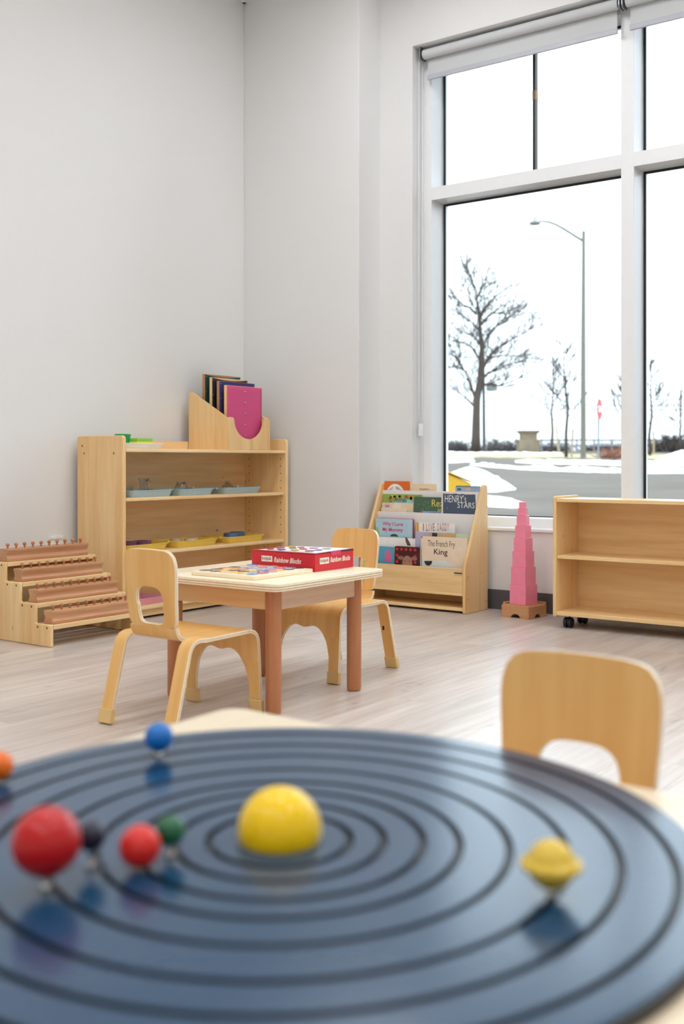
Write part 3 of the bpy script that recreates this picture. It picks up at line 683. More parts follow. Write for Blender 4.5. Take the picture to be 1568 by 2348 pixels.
stk = box('maker_sticker', -2.862, -2.812, 4.8752, 4.8758, .196, .216, plain('sticker_cream', S(222, 186, 140), .5), bs); box('sticker_mark', -2.860, -2.813, 4.8746, 4.8751, .207, .214, plain('sticker_dark', S(70, 62, 80), .5), stk)
def flat(name, pts, Y, mat, parent, d=.0005):            # flat printed shape facing the room
    return MB().prism(pts, 'y', Y - d, Y).build(name, mat, parent)
def ell(cx, cz, rx, rz, a0=0, a1=360, n=20): return [(cx + rx * math.cos(math.radians(a0 + (a1 - a0) * k / n)), cz + rz * math.sin(math.radians(a0 + (a1 - a0) * k / n))) for k in range(n + (1 if a1 - a0 < 360 else 0))]
PAGE = plain('book_pages', S(244, 240, 230), .8)
def book(label, px0, px1, ytop, Y, zbot, cover, th=.008, r=.003):
    (xa, zt), (xb, _) = PY(px0, ytop, Y), PY(px1, ytop, Y); xa = max(xa, bi0 + .001); xb = min(xb, bi1 - .001)
    t = thing('book', label, 'book', (0, 0, 0), group='picture books in the display')
    MB().prism(rrect(xa, xb, zbot, zt, r, 3), 'y', Y, Y + .0012).build('front_cover', cover, t)
    MB().prism(rrect(xa + .001, xb - .002, zbot + .001, zt - .001, r, 3), 'y', Y + .0012, Y + th - .0012).build('pages', PAGE, t)
    MB().prism(rrect(xa, xb, zbot, zt, r, 3), 'y', Y + th - .0012, Y + th).build('back_cover', cover, t)
    return t, xa, xb, zt
def ink(n, *c): return plain('ink_' + n, S(*c), .5)
ORG, BEI, TEAL, NAVY, GRN, SKY, LAV = ink('orange', 230, 112, 36), ink('beige', 240, 216, 180), ink('teal', 156, 206, 200), ink('navy', 74, 90, 108), ink('green', 76, 104, 84), ink('sky', 182, 214, 228), ink('lavender', 190, 184, 208)
INKW, INKK, INKP, INKY, INKR, INKM, INKPL = ink('white', 246, 244, 240), ink('black', 50, 46, 46), ink('pink', 226, 90, 130), ink('yellow', 234, 214, 110), ink('red', 210, 60, 44), ink('magenta', 176, 30, 92), ink('plum', 140, 60, 120)
X_, Z_ = (1, 0, 0), (0, 0, 1)
def tx(b, s, px0, px1, py0, py1, Y, mat, **k):           # lettering fitted to the pixel box it fills on the cover
    (xa, za), (xb, zb) = PY(px0, (py0 + py1) / 2, Y), PY(px1, (py0 + py1) / 2, Y); z1, z0 = PY((px0 + px1) / 2, py0, Y)[1], PY((px0 + px1) / 2, py1, Y)[1]
    text(b, s, ((xa + xb) / 2, Y - .0009, (z0 + z1) / 2), X_, Z_, xb - xa, z1 - z0, mat, **k)
# back pocket
b, xa, xb, zt = book('orange board book at the left end of the top row', 881, 940, 1103, 5.084, .50, ORG, .012, .006)
flat('cover_art', ell(xa + .075, zt - .105, .070, .090, 0, 180), 5.084, INKW, b); flat('cover_art', ell(xa + .075, zt - .105, .034, .050, 0, 180), 5.0835, ORG, b)
for k, chh in enumerate('Happy Higgin'):
    a = math.radians(158 - k * 12.2); c_ = (xa + .075 + .054 * math.cos(a), 5.0829, zt - .105 + .070 * math.sin(a)); ta = a - math.pi / 2
    if chh != ' ': text(b, chh, c_, (math.cos(ta), 0, math.sin(ta)), (-math.sin(ta), 0, math.cos(ta)), .008, .017, INKPL, bold=.01)
b, xa, xb, zt = book('beige board book lettered in brown, next to the orange one', 941, 1000, 1109, 5.084, .50, BEI, .010, .005); tx(b, "Sophie's", 962, 984, 1119, 1124.5, 5.084, ink('rust', 176, 72, 44), bold=.01)
b, xa, xb, zt = book('blue spiral bound book at the right end of the top row', 1044, 1100, 1115, 5.084, .50, ink('light_blue', 160, 186, 220), .010)
for k in range(14): MB().lathe([(.0035, 0), (.0055, 0), (.0055, .003), (.0035, .003), (.0035, 0)], c=(xa + .006 + k * (xb - xa - .014) / 13, 5.088, zt - .001), n=10, axis='x', cap=False).build('spiral_ring', INKK, b)
flat('cover_art', rrect(xa + .012, xa + .036, zt - .022, zt - .010, .002, 2), 5.084, GRN, b); flat('cover_art', rrect(xa + .066, xa + .094, zt - .022, zt - .009, .002, 2), 5.084, ink('apricot', 236, 190, 120), b)
# second pocket
Y2 = 5.050
b, xa, xb, zt = book('leafy green and teal picture book in the second row', 878, 967, 1132.5, 5.060, .40, ink('leaf', 150, 178, 84), .008)
flat('cover_art', ell((xa + xb) / 2 + .012, zt - .075, .088, .052), 5.060, TEAL, b)
for k in range(18): flat('cover_art', ell(xa + .014 + random.random() * (xb - xa - .028), zt - .010 - random.random() * .016, .009, .008, n=8), 5.0594, [ORG, INKY, ink('moss', 110, 150, 64), INKR][k % 4], b)
tx(b, 'Animals', 904, 932, 1140, 1151, 5.0594, NAVY, bold=.01); tx(b, 'If', 893, 899, 1148, 1153, 5.0594, NAVY)
b, xa, xb, zt = book('dark green picture book with yellow lettering in the second row', 949, 1020, 1139, 5.048, .40, GRN, .008)
tx(b, 'Read', 990, 1025, 1146, 1162, 5.048, INKY, bold=.0); tx(b, 'it', 1004, 1012, 1165, 1174, 5.048, INKY)
for k in range(14): flat('cover_art', ell(xa + .01 + random.random() * .10, zt - .02 - random.random() * .08, .003 + .004 * random.random(), .003, n=7), 5.048, ink('sage_leaf', 112, 142, 104), b)
b, xa, xb, zt = book('beige board book with two round pictures, second row left end', 876, 947, 1152, 5.048, .40, ink('sand', 232, 212, 178), .008, .004)
flat('cover_art', ell(xa + .036, zt - .026, .027, .026), 5.048, ink('blush', 234, 190, 184), b); flat('cover_art', ell(xa + .100, zt - .026, .027, .026), 5.048, ink('ivory', 240, 226, 210), b)
flat('cover_art', [(xa + .024, zt - .012), (xa + .034, zt - .018), (xa + .046, zt - .012), (xa + .046, zt - .028), (xa + .034, zt - .021), (xa + .024, zt - .030)], 5.0474, ink('bow_blue', 110, 140, 190), b)
book('low cream board book in front of the one with round pictures', 874, 932, 1164, 5.0375, .40, ink('cream', 238, 222, 196), .008)
b, xa, xb, zt = book('blue book with a red corner barely showing in the second row', 964, 1012, 1171.5, 5.0375, .40, ink('mid_blue', 130, 176, 212), .008); tx(b, 'WAKE UP', 985, 1010, 1174, 1178.5, 5.0375, INKM, bold=.01); flat('cover_art', ell(xa + .006, zt - .006, .008, .006), 5.0375, INKR, b)
b, xa, xb, zt = book('dark blue picture book with a white border, second row right end', 1012, 1097, 1127, 5.0345, .40, ink('off_white', 236, 226, 220), .0085)
rnd = random.Random(3)
flat('cover_art', [(xa + .010 + u * (xb - xa - .024), zt - .010 - rnd.random() * .004) for u in [k / 14 for k in range(15)]] + [(xb - .014 + rnd.random() * .003, zt - .03 - k * .03) for k in range(4)] + [(xa + .010, zt - .125)], 5.0345, NAVY, b)
tx(b, "HENRY's", 1020, 1069, 1135, 1152, 5.0338, INKW, bold=-.005); tx(b, 'STARS', 1049, 1088, 1152, 1165, 5.0338, INKW, bold=-.005)
for k in range(7): flat('cover_art', ell(xa + .03 + rnd.random() * .15, zt - .04 - rnd.random() * .06, .0012, .0012, n=6), 5.0338, INKW, b)
# third pocket
b, xa, xb, zt = book('pale blue board book with pink lettering and magenta spine, third row', 861, 943, 1188, 4.985, .25, SKY, .014, .006)
MB().prism(rrect(xa + .008, xb + .006, .25, zt + .002, .008, 3), 'y', 4.9995, 5.003).build('inner_cover', INKM, b)
tx(b, 'Why I Love', 877, 924, 1197, 1208, 4.985, INKP, bold=.025); tx(b, 'My Mommy', 877, 924, 1210, 1221, 4.985, INKP, bold=.025)
flat('cover_art', ell(xa + .125, zt - .098, .026, .014, 0, 180), 4.985, ink('dark_leaf', 70, 76, 64), b); flat('cover_art', ell(xa + .01, zt - .08, .016, .03), 4.985, ink('pale_green', 160, 196, 150), b)
b, xa, xb, zt = book('white book lettered in coloured capitals with an orange spine, third row', 955, 1042, 1197.5, 4.985, .25, INKW, .010)
flat('cover_art', [(xa, zt - .12), (xa + .014, zt - .12), (xa + .014, zt), (xa, zt)], 4.985, ink('spine_orange', 238, 168, 40), b)
for w_, p0, p1 in (('I', 970, 972), ('LOVE', 977, 998), ('DADDY', 1003, 1031)):
    for k, chh in enumerate(w_):
        d_ = (p1 - p0) / len(w_); tx(b, chh, p0 + k * d_, p0 + (k + .72) * d_ if len(w_) > 1 else p1, 1200, 1217, 4.985, [INKR, ORG, ink('capital_green', 70, 130, 110), ink('capital_rust', 190, 90, 60)][(k + len(w_)) % 4])
# front pocket
b, xa, xb, zt = book('white picture book with a brown ear on its cover, front row', 861, 952, 1231, 4.944, .107, INKW, .008)
flat('cover_art', [PY(p_, q_, 4.944) for p_, q_ in ((929, 1232), (933, 1233), (938, 1242), (942, 1251), (934, 1251), (930, 1242))], 4.944, ink('ear_brown', 110, 76, 62), b)
book('pale lavender picture book standing in the front row', 952.5, 1050, 1219, 4.944, .107, LAV, .008)
b, xa, xb, zt = book('tan and black edged book in the front row, behind the cream one', 984, 1045, 1221.5, 4.933, .107, ink('tan', 206, 168, 116), .008); flat('cover_art', [(xa + .018, zt - .02), (xa + .05, zt - .02), (xa + .05, zt), (xa + .018, zt)], 4.933, INKK, b)
book('pale green book peeking out at the right end of the front row', 1046, 1079, 1224, 4.933, .107, ink('mint', 196, 214, 182), .008)
b, xa, xb, zt = book('cream picture book with black handwritten title, front row', 965, 1075.5, 1229, 4.920, .107, ink('title_cream', 240, 218, 192), .009)
flat('cover_art', rrect(xa + .002, xa + .010, zt - .010, zt - .002, .001, 2), 4.920, INKR, b)
tx(b, 'The French Fry', 981, 1043, 1240, 1258, 4.920, INKK, bold=-.008); tx(b, 'King', 995, 1026, 1259, 1276, 4.920, INKK, bold=.005)
flat('cover_art', [PY(p_, q_, 4.920) for p_, q_ in ((965, 1300), (965, 1284), (985, 1285), (1012, 1286), (1020, 1284), (1028, 1290), (1044, 1296), (1044, 1303))], 4.920, ink('pale_grey', 224, 228, 226), b)
flat('cover_art', [PY(982 + 9 * math.cos(a), 1286 + 11 * math.sin(a), 4.9194) for a in [math.pi * k / 10 for k in range(11)]], 4.9194, INKK, b)
b, xa, xb, zt = book('small blue board book with a plain pink patch, front row left end', 861, 903, 1252, 4.920, .107, ink('sea_blue', 96, 166, 196), .010, .004)
flat('cover_art', ell(xb - .038, zt - .08, .024, .062, 0, 180), 4.920, ink('patch_pink', 222, 108, 164), b); flat('cover_art', [(xa, .15), (xa + .06, .19), (xa + .075, .107), (xa, .107)], 4.920, ink('deep_blue', 66, 74, 146), b)
b, xa, xb, zt = book('red and black checked board book with a brown animal face, front row', 905, 963, 1252, 4.905, .107, ink('check_dark', 70, 26, 30), .012, .006)
for i in range(5):
    for j in range(3):
        if (i in (0, 4)) or j == 0: flat('cover_art', rrect(xa + .008 + i * .029, xa + .022 + i * .029, zt - .022 - j * .034, zt - .008 - j * .034, .001, 2), 4.905, ink('check_red', 220, 40, 46), b)
cx_ = (xa + xb) / 2
flat('cover_art', ell(cx_, zt - .098, .034, .050), 4.9046, ink('fur_brown', 172, 122, 100), b)
for sg in (-1, 1): flat('cover_art', ell(cx_ + sg * .043, zt - .062, .020, .011), 4.9049, ink('ear_fur', 150, 108, 90), b); flat('cover_art', ell(cx_ + sg * .014, zt - .078, .0022, .003, n=10), 4.9040, INKK, b)
flat('cover_art', ell(cx_, zt - .108, .030, .024), 4.9041, ink('muzzle', 184, 134, 112), b)
# ------------------------------------------------------------------ pink tower on its stand
TC = (-2.515, 4.990)
sd = thing('tower_stand', 'small dovetailed beech stand with arched sides, under the pink cubes', 'stand', (*TC, 0), math.radians(-6))
def arch(w0, w1, h, r):                                 # panel with an arched notch at the floor
    c_ = (w0 + w1) / 2; pts = [(w0, 0), (c_ - r, 0)] + [(c_ - r * math.cos(math.pi * k / 10), r * .72 * math.sin(math.pi * k / 10)) for k in range(1, 10)] + [(c_ + r, 0), (w1, 0), (w1, h), (w0, h)]
    return pts
BCH = wood('stand_beech', S(196, 140, 96), S(216, 164, 118), 'xy', knots=False)
for sg in (-1, 1):
    MB().prism(arch(-.082, .082, .062 if sg < 0 else .074, .028), 'y', sg * .082 - (.012 if sg > 0 else 0), sg * .082 + (.012 if sg < 0 else 0)).build('side_wall', BCH, sd, bevel=.0015)
    MB().prism(arch(-.0695, .0695, .062 if sg > 0 else .074, .028), 'x', sg * .082 - (.012 if sg > 0 else 0), sg * .082 + (.012 if sg < 0 else 0)).build('side_wall', BCH, sd, bevel=.0015)
    for k in range(5):
        z_ = .006 + k * .012; box('dovetail', .0821, .0825, -.082, -.074, z_, z_ + .005, BEECHZ, sd) if sg > 0 else box('dovetail', .074, .082, -.0825, -.0821, z_, z_ + .005, BEECHZ, sd)
box('top_panel', -.0698, .0698, -.0698, .0698, .054, .064, BCH, sd)
PINK = plain('pink_paint', S(250, 142, 168), .35, coat=.1)
z = .0645; ROT = {10: 10, 9: 10, 8: 7, 7: 5, 6: 3, 5: -5, 4: -9, 3: -3}
ORD = {10: 'largest pink wooden cube at the bottom of the tower', 9: 'pink wooden cube second from the bottom of the tower', 8: 'pink wooden cube third from the bottom of the tower', 7: 'pink wooden cube fourth from the bottom of the tower', 6: 'pink wooden cube fourth from the top of the tower', 5: 'pink wooden cube third from the top of the tower', 4: 'pink wooden cube second from the top of the tower', 3: 'smallest pink wooden cube on top of the tower'}
for s_ in range(10, 2, -1):
    h = s_ / 200
    o = box('pink_cube', -h, h, -h, h, 0, 2 * h, PINK, None, bevel=.0012, loc=(TC[0] - .004 * (10 - s_) / 7, TC[1] - .006, z), rz=math.radians(-ROT[s_])); z += 2 * h + .0002
    tag(o, ORD[s_], 'cube', 'cubes of the pink tower')
# ------------------------------------------------------------------ empty shelf on casters
rs = thing('rolling_shelf', 'empty two tier light wood shelf on black casters below the window', 'shelf', (-2.236, 4.735, 0))
RL, RD = 1.22, .262
for xa in (0, RL - .018): MB().prism(rrect(0, RD, .052, .628, .012), 'x', xa, xa + .018).build('side_panel', BIRCH, rs, bevel=.004)
for z0, z1, f0 in ((.600, .617, .002), (.330, .347, .008), (.060, .080, .002)): box('shelf_board', .0185, RL - .0185, f0, RD - .012, z0, z1, BIRCHX, rs, bevel=.003)
box('back_panel', .0185, RL - .0185, RD - .011, RD - .002, .062, .60, BIRCHX, rs)
for xa in (.062, RL - .062):
    for ya in (.045, RD - .055):
        c_ = thing('caster', None, None, (xa, ya, 0)); c_.parent = rs
        for q in ('label', 'category'):
            if q in c_: del c_[q]
        for sx in (-1, 1): MB().lathe([(.016, sx * .004), (.0235, sx * .005), (.025, sx * .009), (.025, sx * .016), (.022, sx * .0195), (.006, sx * .021)], c=(0, 0, .0255), n=24, axis='x').build('wheel', BLACKP, c_, smooth='auto')
        MB().lathe([(.021, -.003), (.021, .003)], c=(0, .004, .030), n=20, axis='x').lathe([(.005, .028), (.005, .058)], c=(0, .012, 0), n=10).lathe([(.016, .0575), (.016, .0598)], c=(0, .012, 0), n=12).build('caster_fork', BLACKP, c_)
# ------------------------------------------------------------------ solar system board
ZD = .436
bd = thing('orbit_board', 'large round dark blue board with circular orbit grooves, on the front table', 'board', (*DC, .4203)); tilted(bd)
R_D, TH_ = .4006, ZD - .4203
rings = [.068, .100, .1375, .172, .2185, .272, .318, .366]
prof, mi = [(.0005, TH_)], []
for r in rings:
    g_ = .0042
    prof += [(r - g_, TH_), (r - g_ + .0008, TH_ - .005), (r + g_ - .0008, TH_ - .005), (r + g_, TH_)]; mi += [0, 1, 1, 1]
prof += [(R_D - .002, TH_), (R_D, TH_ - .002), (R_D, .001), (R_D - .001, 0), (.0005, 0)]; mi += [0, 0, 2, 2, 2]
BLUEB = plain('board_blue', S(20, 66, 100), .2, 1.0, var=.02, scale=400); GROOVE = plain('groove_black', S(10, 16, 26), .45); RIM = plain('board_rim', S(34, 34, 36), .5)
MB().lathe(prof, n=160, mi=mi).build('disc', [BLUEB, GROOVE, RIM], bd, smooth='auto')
def cam_xy(px, d): r = ray(px, 1055); return (r[0] * d, r[1] * d)
def planet(name, label, px, py, d, rad, mat, ring=0):
    x, y = cam_xy(px, d); zc = CAMZ - (py - YH) / F * d; zb = ZD + TILT * (d - DEPTH)
    t = thing('wooden_planet', label, 'planet ball', (x, y, zb), group='wooden planets on the orbit board')
    h = zc - zb; n = 14
    if ring: pr = [(.002, h - rad)] + [(rad * math.cos(a), h + rad * math.sin(a)) for a in [math.radians(-80 + k * 9) for k in range(8)]] + [(rad * .985, h - .0045), (ring - .001, h - .0032), (ring, h - .0015), (ring, h + .0015), (ring - .001, h + .0032), (rad * .985, h + .0045)] + [(rad * math.cos(a), h + rad * math.sin(a)) for a in [math.radians(17 + k * 10) for k in range(8)]] + [(.001, h + rad)]
    else: pr = [(max(.0008, rad * math.cos(a)), h + rad * math.sin(a)) for a in [math.radians(-89 + k * 178 / n) for k in range(n + 1)]]
    MB().lathe(pr, n=32).build('ball', mat, t, smooth=True)
    MB().lathe([(.0022, .0), (.0022, h - rad + .002)], n=10).build('pin', METAL, t, smooth='auto')
    MB().lathe([(.0045, .0), (.0048, .004), (.003, .0065)], n=14).build('peg_foot', METAL, t, smooth='auto')
def paint(n, c, coat=.25): return plain('planet_' + n, S(*c), .28, .3, coat=coat)
sx, sy = DC
sun = MB().lathe([(.0385, 0), (.0405, .006)] + [(.0405 * math.cos(a), .009 + .0405 * math.sin(a)) for a in [math.radians(2 + k * 8) for k in range(11)]] + [(.0008, .0495)], n=40).build('wooden_sun', paint('sun', (250, 204, 0)), smooth='auto', loc=(sx, sy, ZD)); tilted(sun); tag(sun, 'big glossy yellow dome at the centre of the board', 'ball')
planet('p', 'blue wooden planet ball near the back rim of the board', 364, 1690, 1.3015, .0174, paint('blue', (18, 112, 196)))
planet('p', 'orange wooden planet ball at the left rim of the board', -3, 1757, 1.2027, .0164, paint('orange', (240, 112, 14)))
planet('p', 'largest glossy red wooden planet ball', 106, 1930, .918, .0294, paint('red', (190, 8, 14)))
planet('p', 'small dark navy wooden planet ball beside the big red one', 208, 1917, .9645, .0136, paint('navy', (28, 28, 50)))
planet('p', 'smaller red wooden planet ball beside the green one', 321, 1941, .9597, .0187, paint('scarlet', (218, 34, 28)))
planet('p', 'small dark green wooden planet ball', 390, 1905, .9897, .0141, paint('green', (28, 96, 62)))
planet('p', 'yellow wooden planet with a ring around its middle', 1264, 1982, .9049, .0207, paint('saturn', (226, 190, 70), .1), .0262)
# ------------------------------------------------------------------ outdoors
ASPH = plain('asphalt', S(78, 71, 64), .85, .2, var=.16, scale=.8); SNOW = plain('snow', S(240, 241, 243), .7, var=.03, scale=3, bump=.3); GRASSM = plain('dead_grass', S(137, 125, 95), .9, var=.15, scale=2)
BARK = plain('bark', S(71, 61, 53), .9, var=.15, scale=6); TWIG = plain('twig', S(76, 68, 63), .9, var=.1, scale=6); CONC = plain('concrete_pole', S(108, 106, 96), .8, var=.06, scale=4)
vs, fs = [], []; nX, nY = 60, 60
def terr(i, j):
    lat = -30 + 75 * i / nX; D = 4 + 110 * (j / nY) ** 1.8
    return lat, D
for j in range(nY + 1):
    for i in range(nX + 1):
        lat, D = terr(i, j); vs.append((CS * lat - SN * D, SN * lat + CS * D, GZ(D)))
fs = [(j * (nX + 1) + i, j * (nX + 1) + i + 1, (j + 1) * (nX + 1) + i + 1, (j + 1) * (nX + 1) + i) for j in range(nY) for i in range(nX)]
gb = bmesh.new(); me = bpy.data.meshes.new('ground'); bvs = [gb.verts.new(v) for v in vs]
for f in fs:
    if min(vs[k][1] for k in f) > YW + .36: gb.faces.new([bvs[k] for k in f])
for v in list(gb.verts):
    if not v.link_faces: gb.verts.remove(v)
gb.normal_update(); gb.to_mesh(me); gb.free(); me.materials.append(ASPH); gr = bpy.data.objects.new('ground', me); col.objects.link(gr); struct(gr, 'grey wet asphalt outside the window')
def LD(lat, D, dz=0): return (CS * lat - SN * D, SN * lat + CS * D, GZ(D) + dz)
def strip(name, label, cat, path, width, height, mat, kind=None, seed=1):
    """low mound along ground points given as (lateral, depth)"""
    rn = random.Random(seed); n, m = 44, 9; vs, fs = [], []
    for i in range(n + 1):
        u = i / n * (len(path) - 1); k = min(int(u), len(path) - 2); t = u - k
        la = path[k][0] * (1 - t) + path[k + 1][0] * t; Dd = path[k][1] * (1 - t) + path[k + 1][1] * t
        w_ = width * (.75 + .5 * rn.random()) * math.sin(math.pi * min(1, max(0.02, min(i / n, 1 - i / n) * 8)) / 2); h_ = height * (.5 + .9 * rn.random())
        for j in range(m + 1):
            v = j / m * 2 - 1; e = max(0, 1 - v * v)
            vs.append(LD(la, Dd + v * w_ / 2, -.02 + (h_ + .02) * e * (.8 + .3 * rn.random()) * (1 if 0 < i < n else 0)))
    fs = [(i * (m + 1) + j, (i + 1) * (m + 1) + j, (i + 1) * (m + 1) + j + 1, i * (m + 1) + j + 1) for i in range(n) for j in range(m)]
    o = MB().add(vs, fs).build(name, mat, smooth=True); return tag(o, label, cat, kind=kind)
def lat(px, D): return (px - CX) / F * D
def P2(*pp): return [(lat(px, 1888 / (py - 1004.2)), 1888 / (py - 1004.2)) for px, py in pp]
strip('grass_verge', 'strip of dead grass beyond the road', 'grass', P2((900, 1043), (1200, 1045), (1340, 1046), (1700, 1045)), 13, .05, GRASSM, 'stuff', 2)
strip('snow_bank', 'long low snow bank along the near kerb', 'snow', P2((1075, 1066), (1180, 1074), (1300, 1079), (1424, 1081), (1800, 1084)), 2.6, .08, SNOW, None, 3)
strip('snow_bank', 'snow bank around the street lamp and stop sign', 'snow', P2((1180, 1060), (1300, 1061), (1424, 1064), (1800, 1065)), 5.0, .08, SNOW, None, 4)
strip('snow_bank', 'thin strip of snow at the far road edge, left of the stone marker', 'snow', P2((950, 1062), (1020, 1060), (1090, 1057)), 2.0, .06, SNOW, None, 5)
strip('snow_bank', 'thin upper strip of snow near the big bare tree', 'snow', P2((950, 1050), (1050, 1051), (1085, 1050)), 2.0, .05, SNOW, None, 6)
strip('snow_bank', 'pale snow line at the foot of the trees', 'snow', P2((950, 1039.5), (1150, 1040), (1290, 1041)), 4.0, .08, SNOW, None, 9)
def mound(name, label, px, D, rl, rd, h, seed):
    rn = random.Random(seed); n, m = 26, 14; vs = []; fs = []; la = lat(px, D)
    for i in range(m + 1):
        for k in range(n):
            a = 2 * math.pi * k / n; r = i / m; bump = .06 * math.sin(3 * a + seed) + .05 * math.sin(7 * a + 2 * seed)
            vs.append(LD(la + rl * r * (1 + bump) * math.cos(a), D + rd * r * (1 + bump) * math.sin(a), -.03 + (h + .03) * (1 - r ** 1.7) * (.92 + .16 * rn.random())))
    fs = [(i * n + k, (i + 1) * n + k, (i + 1) * n + (k + 1) % n, i * n + (k + 1) % n) for i in range(m) for k in range(n)]
    return tag(MB().add(vs, fs).build(name, SNOW, smooth=True), label, 'snow')
mound('snow_pile', 'big rounded snow pile just outside the window', 1078, 16.6, .64, 1.6, .30, 2)
mound('snow_pile', 'flat snow patch close to the window behind the pink tower', 1125, 13.0, .50, 1.6, .05, 5)
mound('snow_pile', 'snow heap at the right edge of the view', 1590, 34, 1.3, 1.5, .40, 8)
YELB = plain('yellow_plastic_bin', S(198, 152, 20), .5)
sbp = AT(1045, 1120, 12.3); sb = thing('grit_bin', 'yellow bin with a sloping lid outside, in front of the snow pile', 'bin', (sbp.x, sbp.y, GZ(12.3)), ANG)
m = MB().prism([(-.60, 0), (.14, 0), (.16, .245), (-.10, .36), (-.60, .42)], 'y', -.18, .18); m.build('bin_body', YELB, sb, bevel=.02)
m = MB().prism([(-.64, .425), (-.10, .365), (.19, .248), (.19, .262), (-.10, .385), (-.64, .445)], 'y', -.20, .20); m.build('lid', YELB, sb, bevel=.004)
# street lamp
LD_ = 41.0; lb = AT(1337, 1050, LD_); lp = thing('street_lamp', 'tall concrete street lamp with a curved arm', 'street lamp', lb)
def rel(px, py, D, b): return AT(px, py, D) - b
MB().tube([(0, 0, -.3), (0, 0, 4), rel(1338, 530, LD_, lb)], [.108, .092, .066], 14).build('pole', CONC, lp, smooth='auto')
armp = [(1336, 552), (1318, 541), (1296, 527), (1275, 515), (1258, 509), (1244, 507.5), (1236, 508)]
MB().tube([rel(*p, LD_, lb) for p in armp], [.055, .05, .05, .045, .045, .04, .04], 10).build('arm', plain('grey_arm', S(106, 106, 103), .6), lp, smooth='auto')
hp = rel(1226, 510, LD_, lb); MB().lathe([(.05, .12), (.10, .06), (.22, .0), (.20, -.08), (.05, -.10)], c=hp, n=18).build('lamp_head', plain('lamp_grey', S(119, 119, 116), .5), lp, smooth='auto')
MB().lathe([(.045, .10), (.045, .2), (.02, .22)], c=hp + Vector((0, 0, 0)), n=10).build('photo_cell', plain('cell_blue', S(79, 111, 137), .5), lp, smooth='auto')
# stop sign
SD = 32.5; s0 = AT(1371, 1062, SD); ss = thing('stop_sign', 'red stop sign seen almost edge-on, on a thin grey post', 'sign', s0)
MB().tube([(0, 0, -.2), rel(1373, 915, SD, s0)], .032, 8).build('post', plain('post_grey', S(92, 103, 106), .6), ss, smooth='auto')
sc_ = rel(1374.5, 938, SD, s0)
oct_ = [(.325 * math.cos(math.radians(22.5 + 45 * k)), .325 * math.sin(math.radians(22.5 + 45 * k))) for k in range(8)]
pl = MB().prism(oct_, 'y', -.012, .012).build('sign_plate', plain('sign_red', S(185, 34, 37), .5), ss, loc=sc_ + Vector((-.035 * CS * 0, 0, 0)), rz=ANG + math.radians(63))
text(pl, 'STOP', (0, -.016, 0), (1, 0, 0), (0, 0, 1), .46, .20, INKW, bold=.02)
# stone marker
MD = 55.0; mp_ = AT(1211, 1038, MD); sm = thing('stone_marker', 'stout square stone entry marker with a flared cap', 'marker', mp_, ANG)
STONE = plain('brown_stone', S(116, 103, 84), .9, var=.16, scale=3)
u_ = MD / F
box('plinth', -24 * u_, 24 * u_, -.5, .5, -.1, 30 * u_, STONE, sm, bevel=.03); box('neck', -17.5 * u_, 17.5 * u_, -.38, .38, 30 * u_, 43 * u_, STONE, sm)
MB().add([(a * w_ * u_, b * w_ * u_ * .95, z_) for z_, w_ in ((43 * u_, 18), (48 * u_, 24), (50.5 * u_, 24)) for a, b in ((-1, -1), (1, -1), (1, 1), (-1, 1))], [(0, 1, 5, 4), (1, 2, 6, 5), (2, 3, 7, 6), (3, 0, 4, 7), (4, 5, 9, 8), (5, 6, 10, 9), (6, 7, 11, 10), (7, 4, 8, 11), (8, 9, 10, 11), (3, 2, 1, 0)]).build('cap', STONE, sm)
box('side_sign', -31 * u_, -24.5 * u_, -.1, .1, 22 * u_, 31 * u_, CONC, sm)
# trees
def skeleton(root, direction, length, r0, depth, rn, mb, up=.25, spread=.7, kids=4, minr=.008, sides=5):
    n = 5; pts = [Vector(root)]; d = Vector(direction).normalized(); rad = [r0]
    for k in range(n):
        d = (d + Vector((rn.gauss(0, .12), rn.gauss(0, .12), rn.gauss(0, .08) + up * .12))).normalized(); pts.append(pts[-1] + d * length / n); rad.append(max(minr, r0 * (1 - .75 * (k + 1) / n)))
    mb.tube(pts, rad, sides if depth > 1 else 3)
    if depth <= 0: return
    for q in range(kids):
        t = .25 + .75 * (q + rn.random()) / kids; i = min(n - 1, int(t * n)); p = pts[i].lerp(pts[i + 1], t * n - i)
        ax = Vector((rn.gauss(0, 1), rn.gauss(0, 1), rn.gauss(0, .6))).normalized()
        nd = (d * .75 + ax * spread + Vector((0, 0, up))).normalized()
        skeleton(p, nd, length * rn.uniform(.42, .62), max(minr, rad[i] * .55), depth - 1, rn, mb, up, spread, kids, minr, sides)
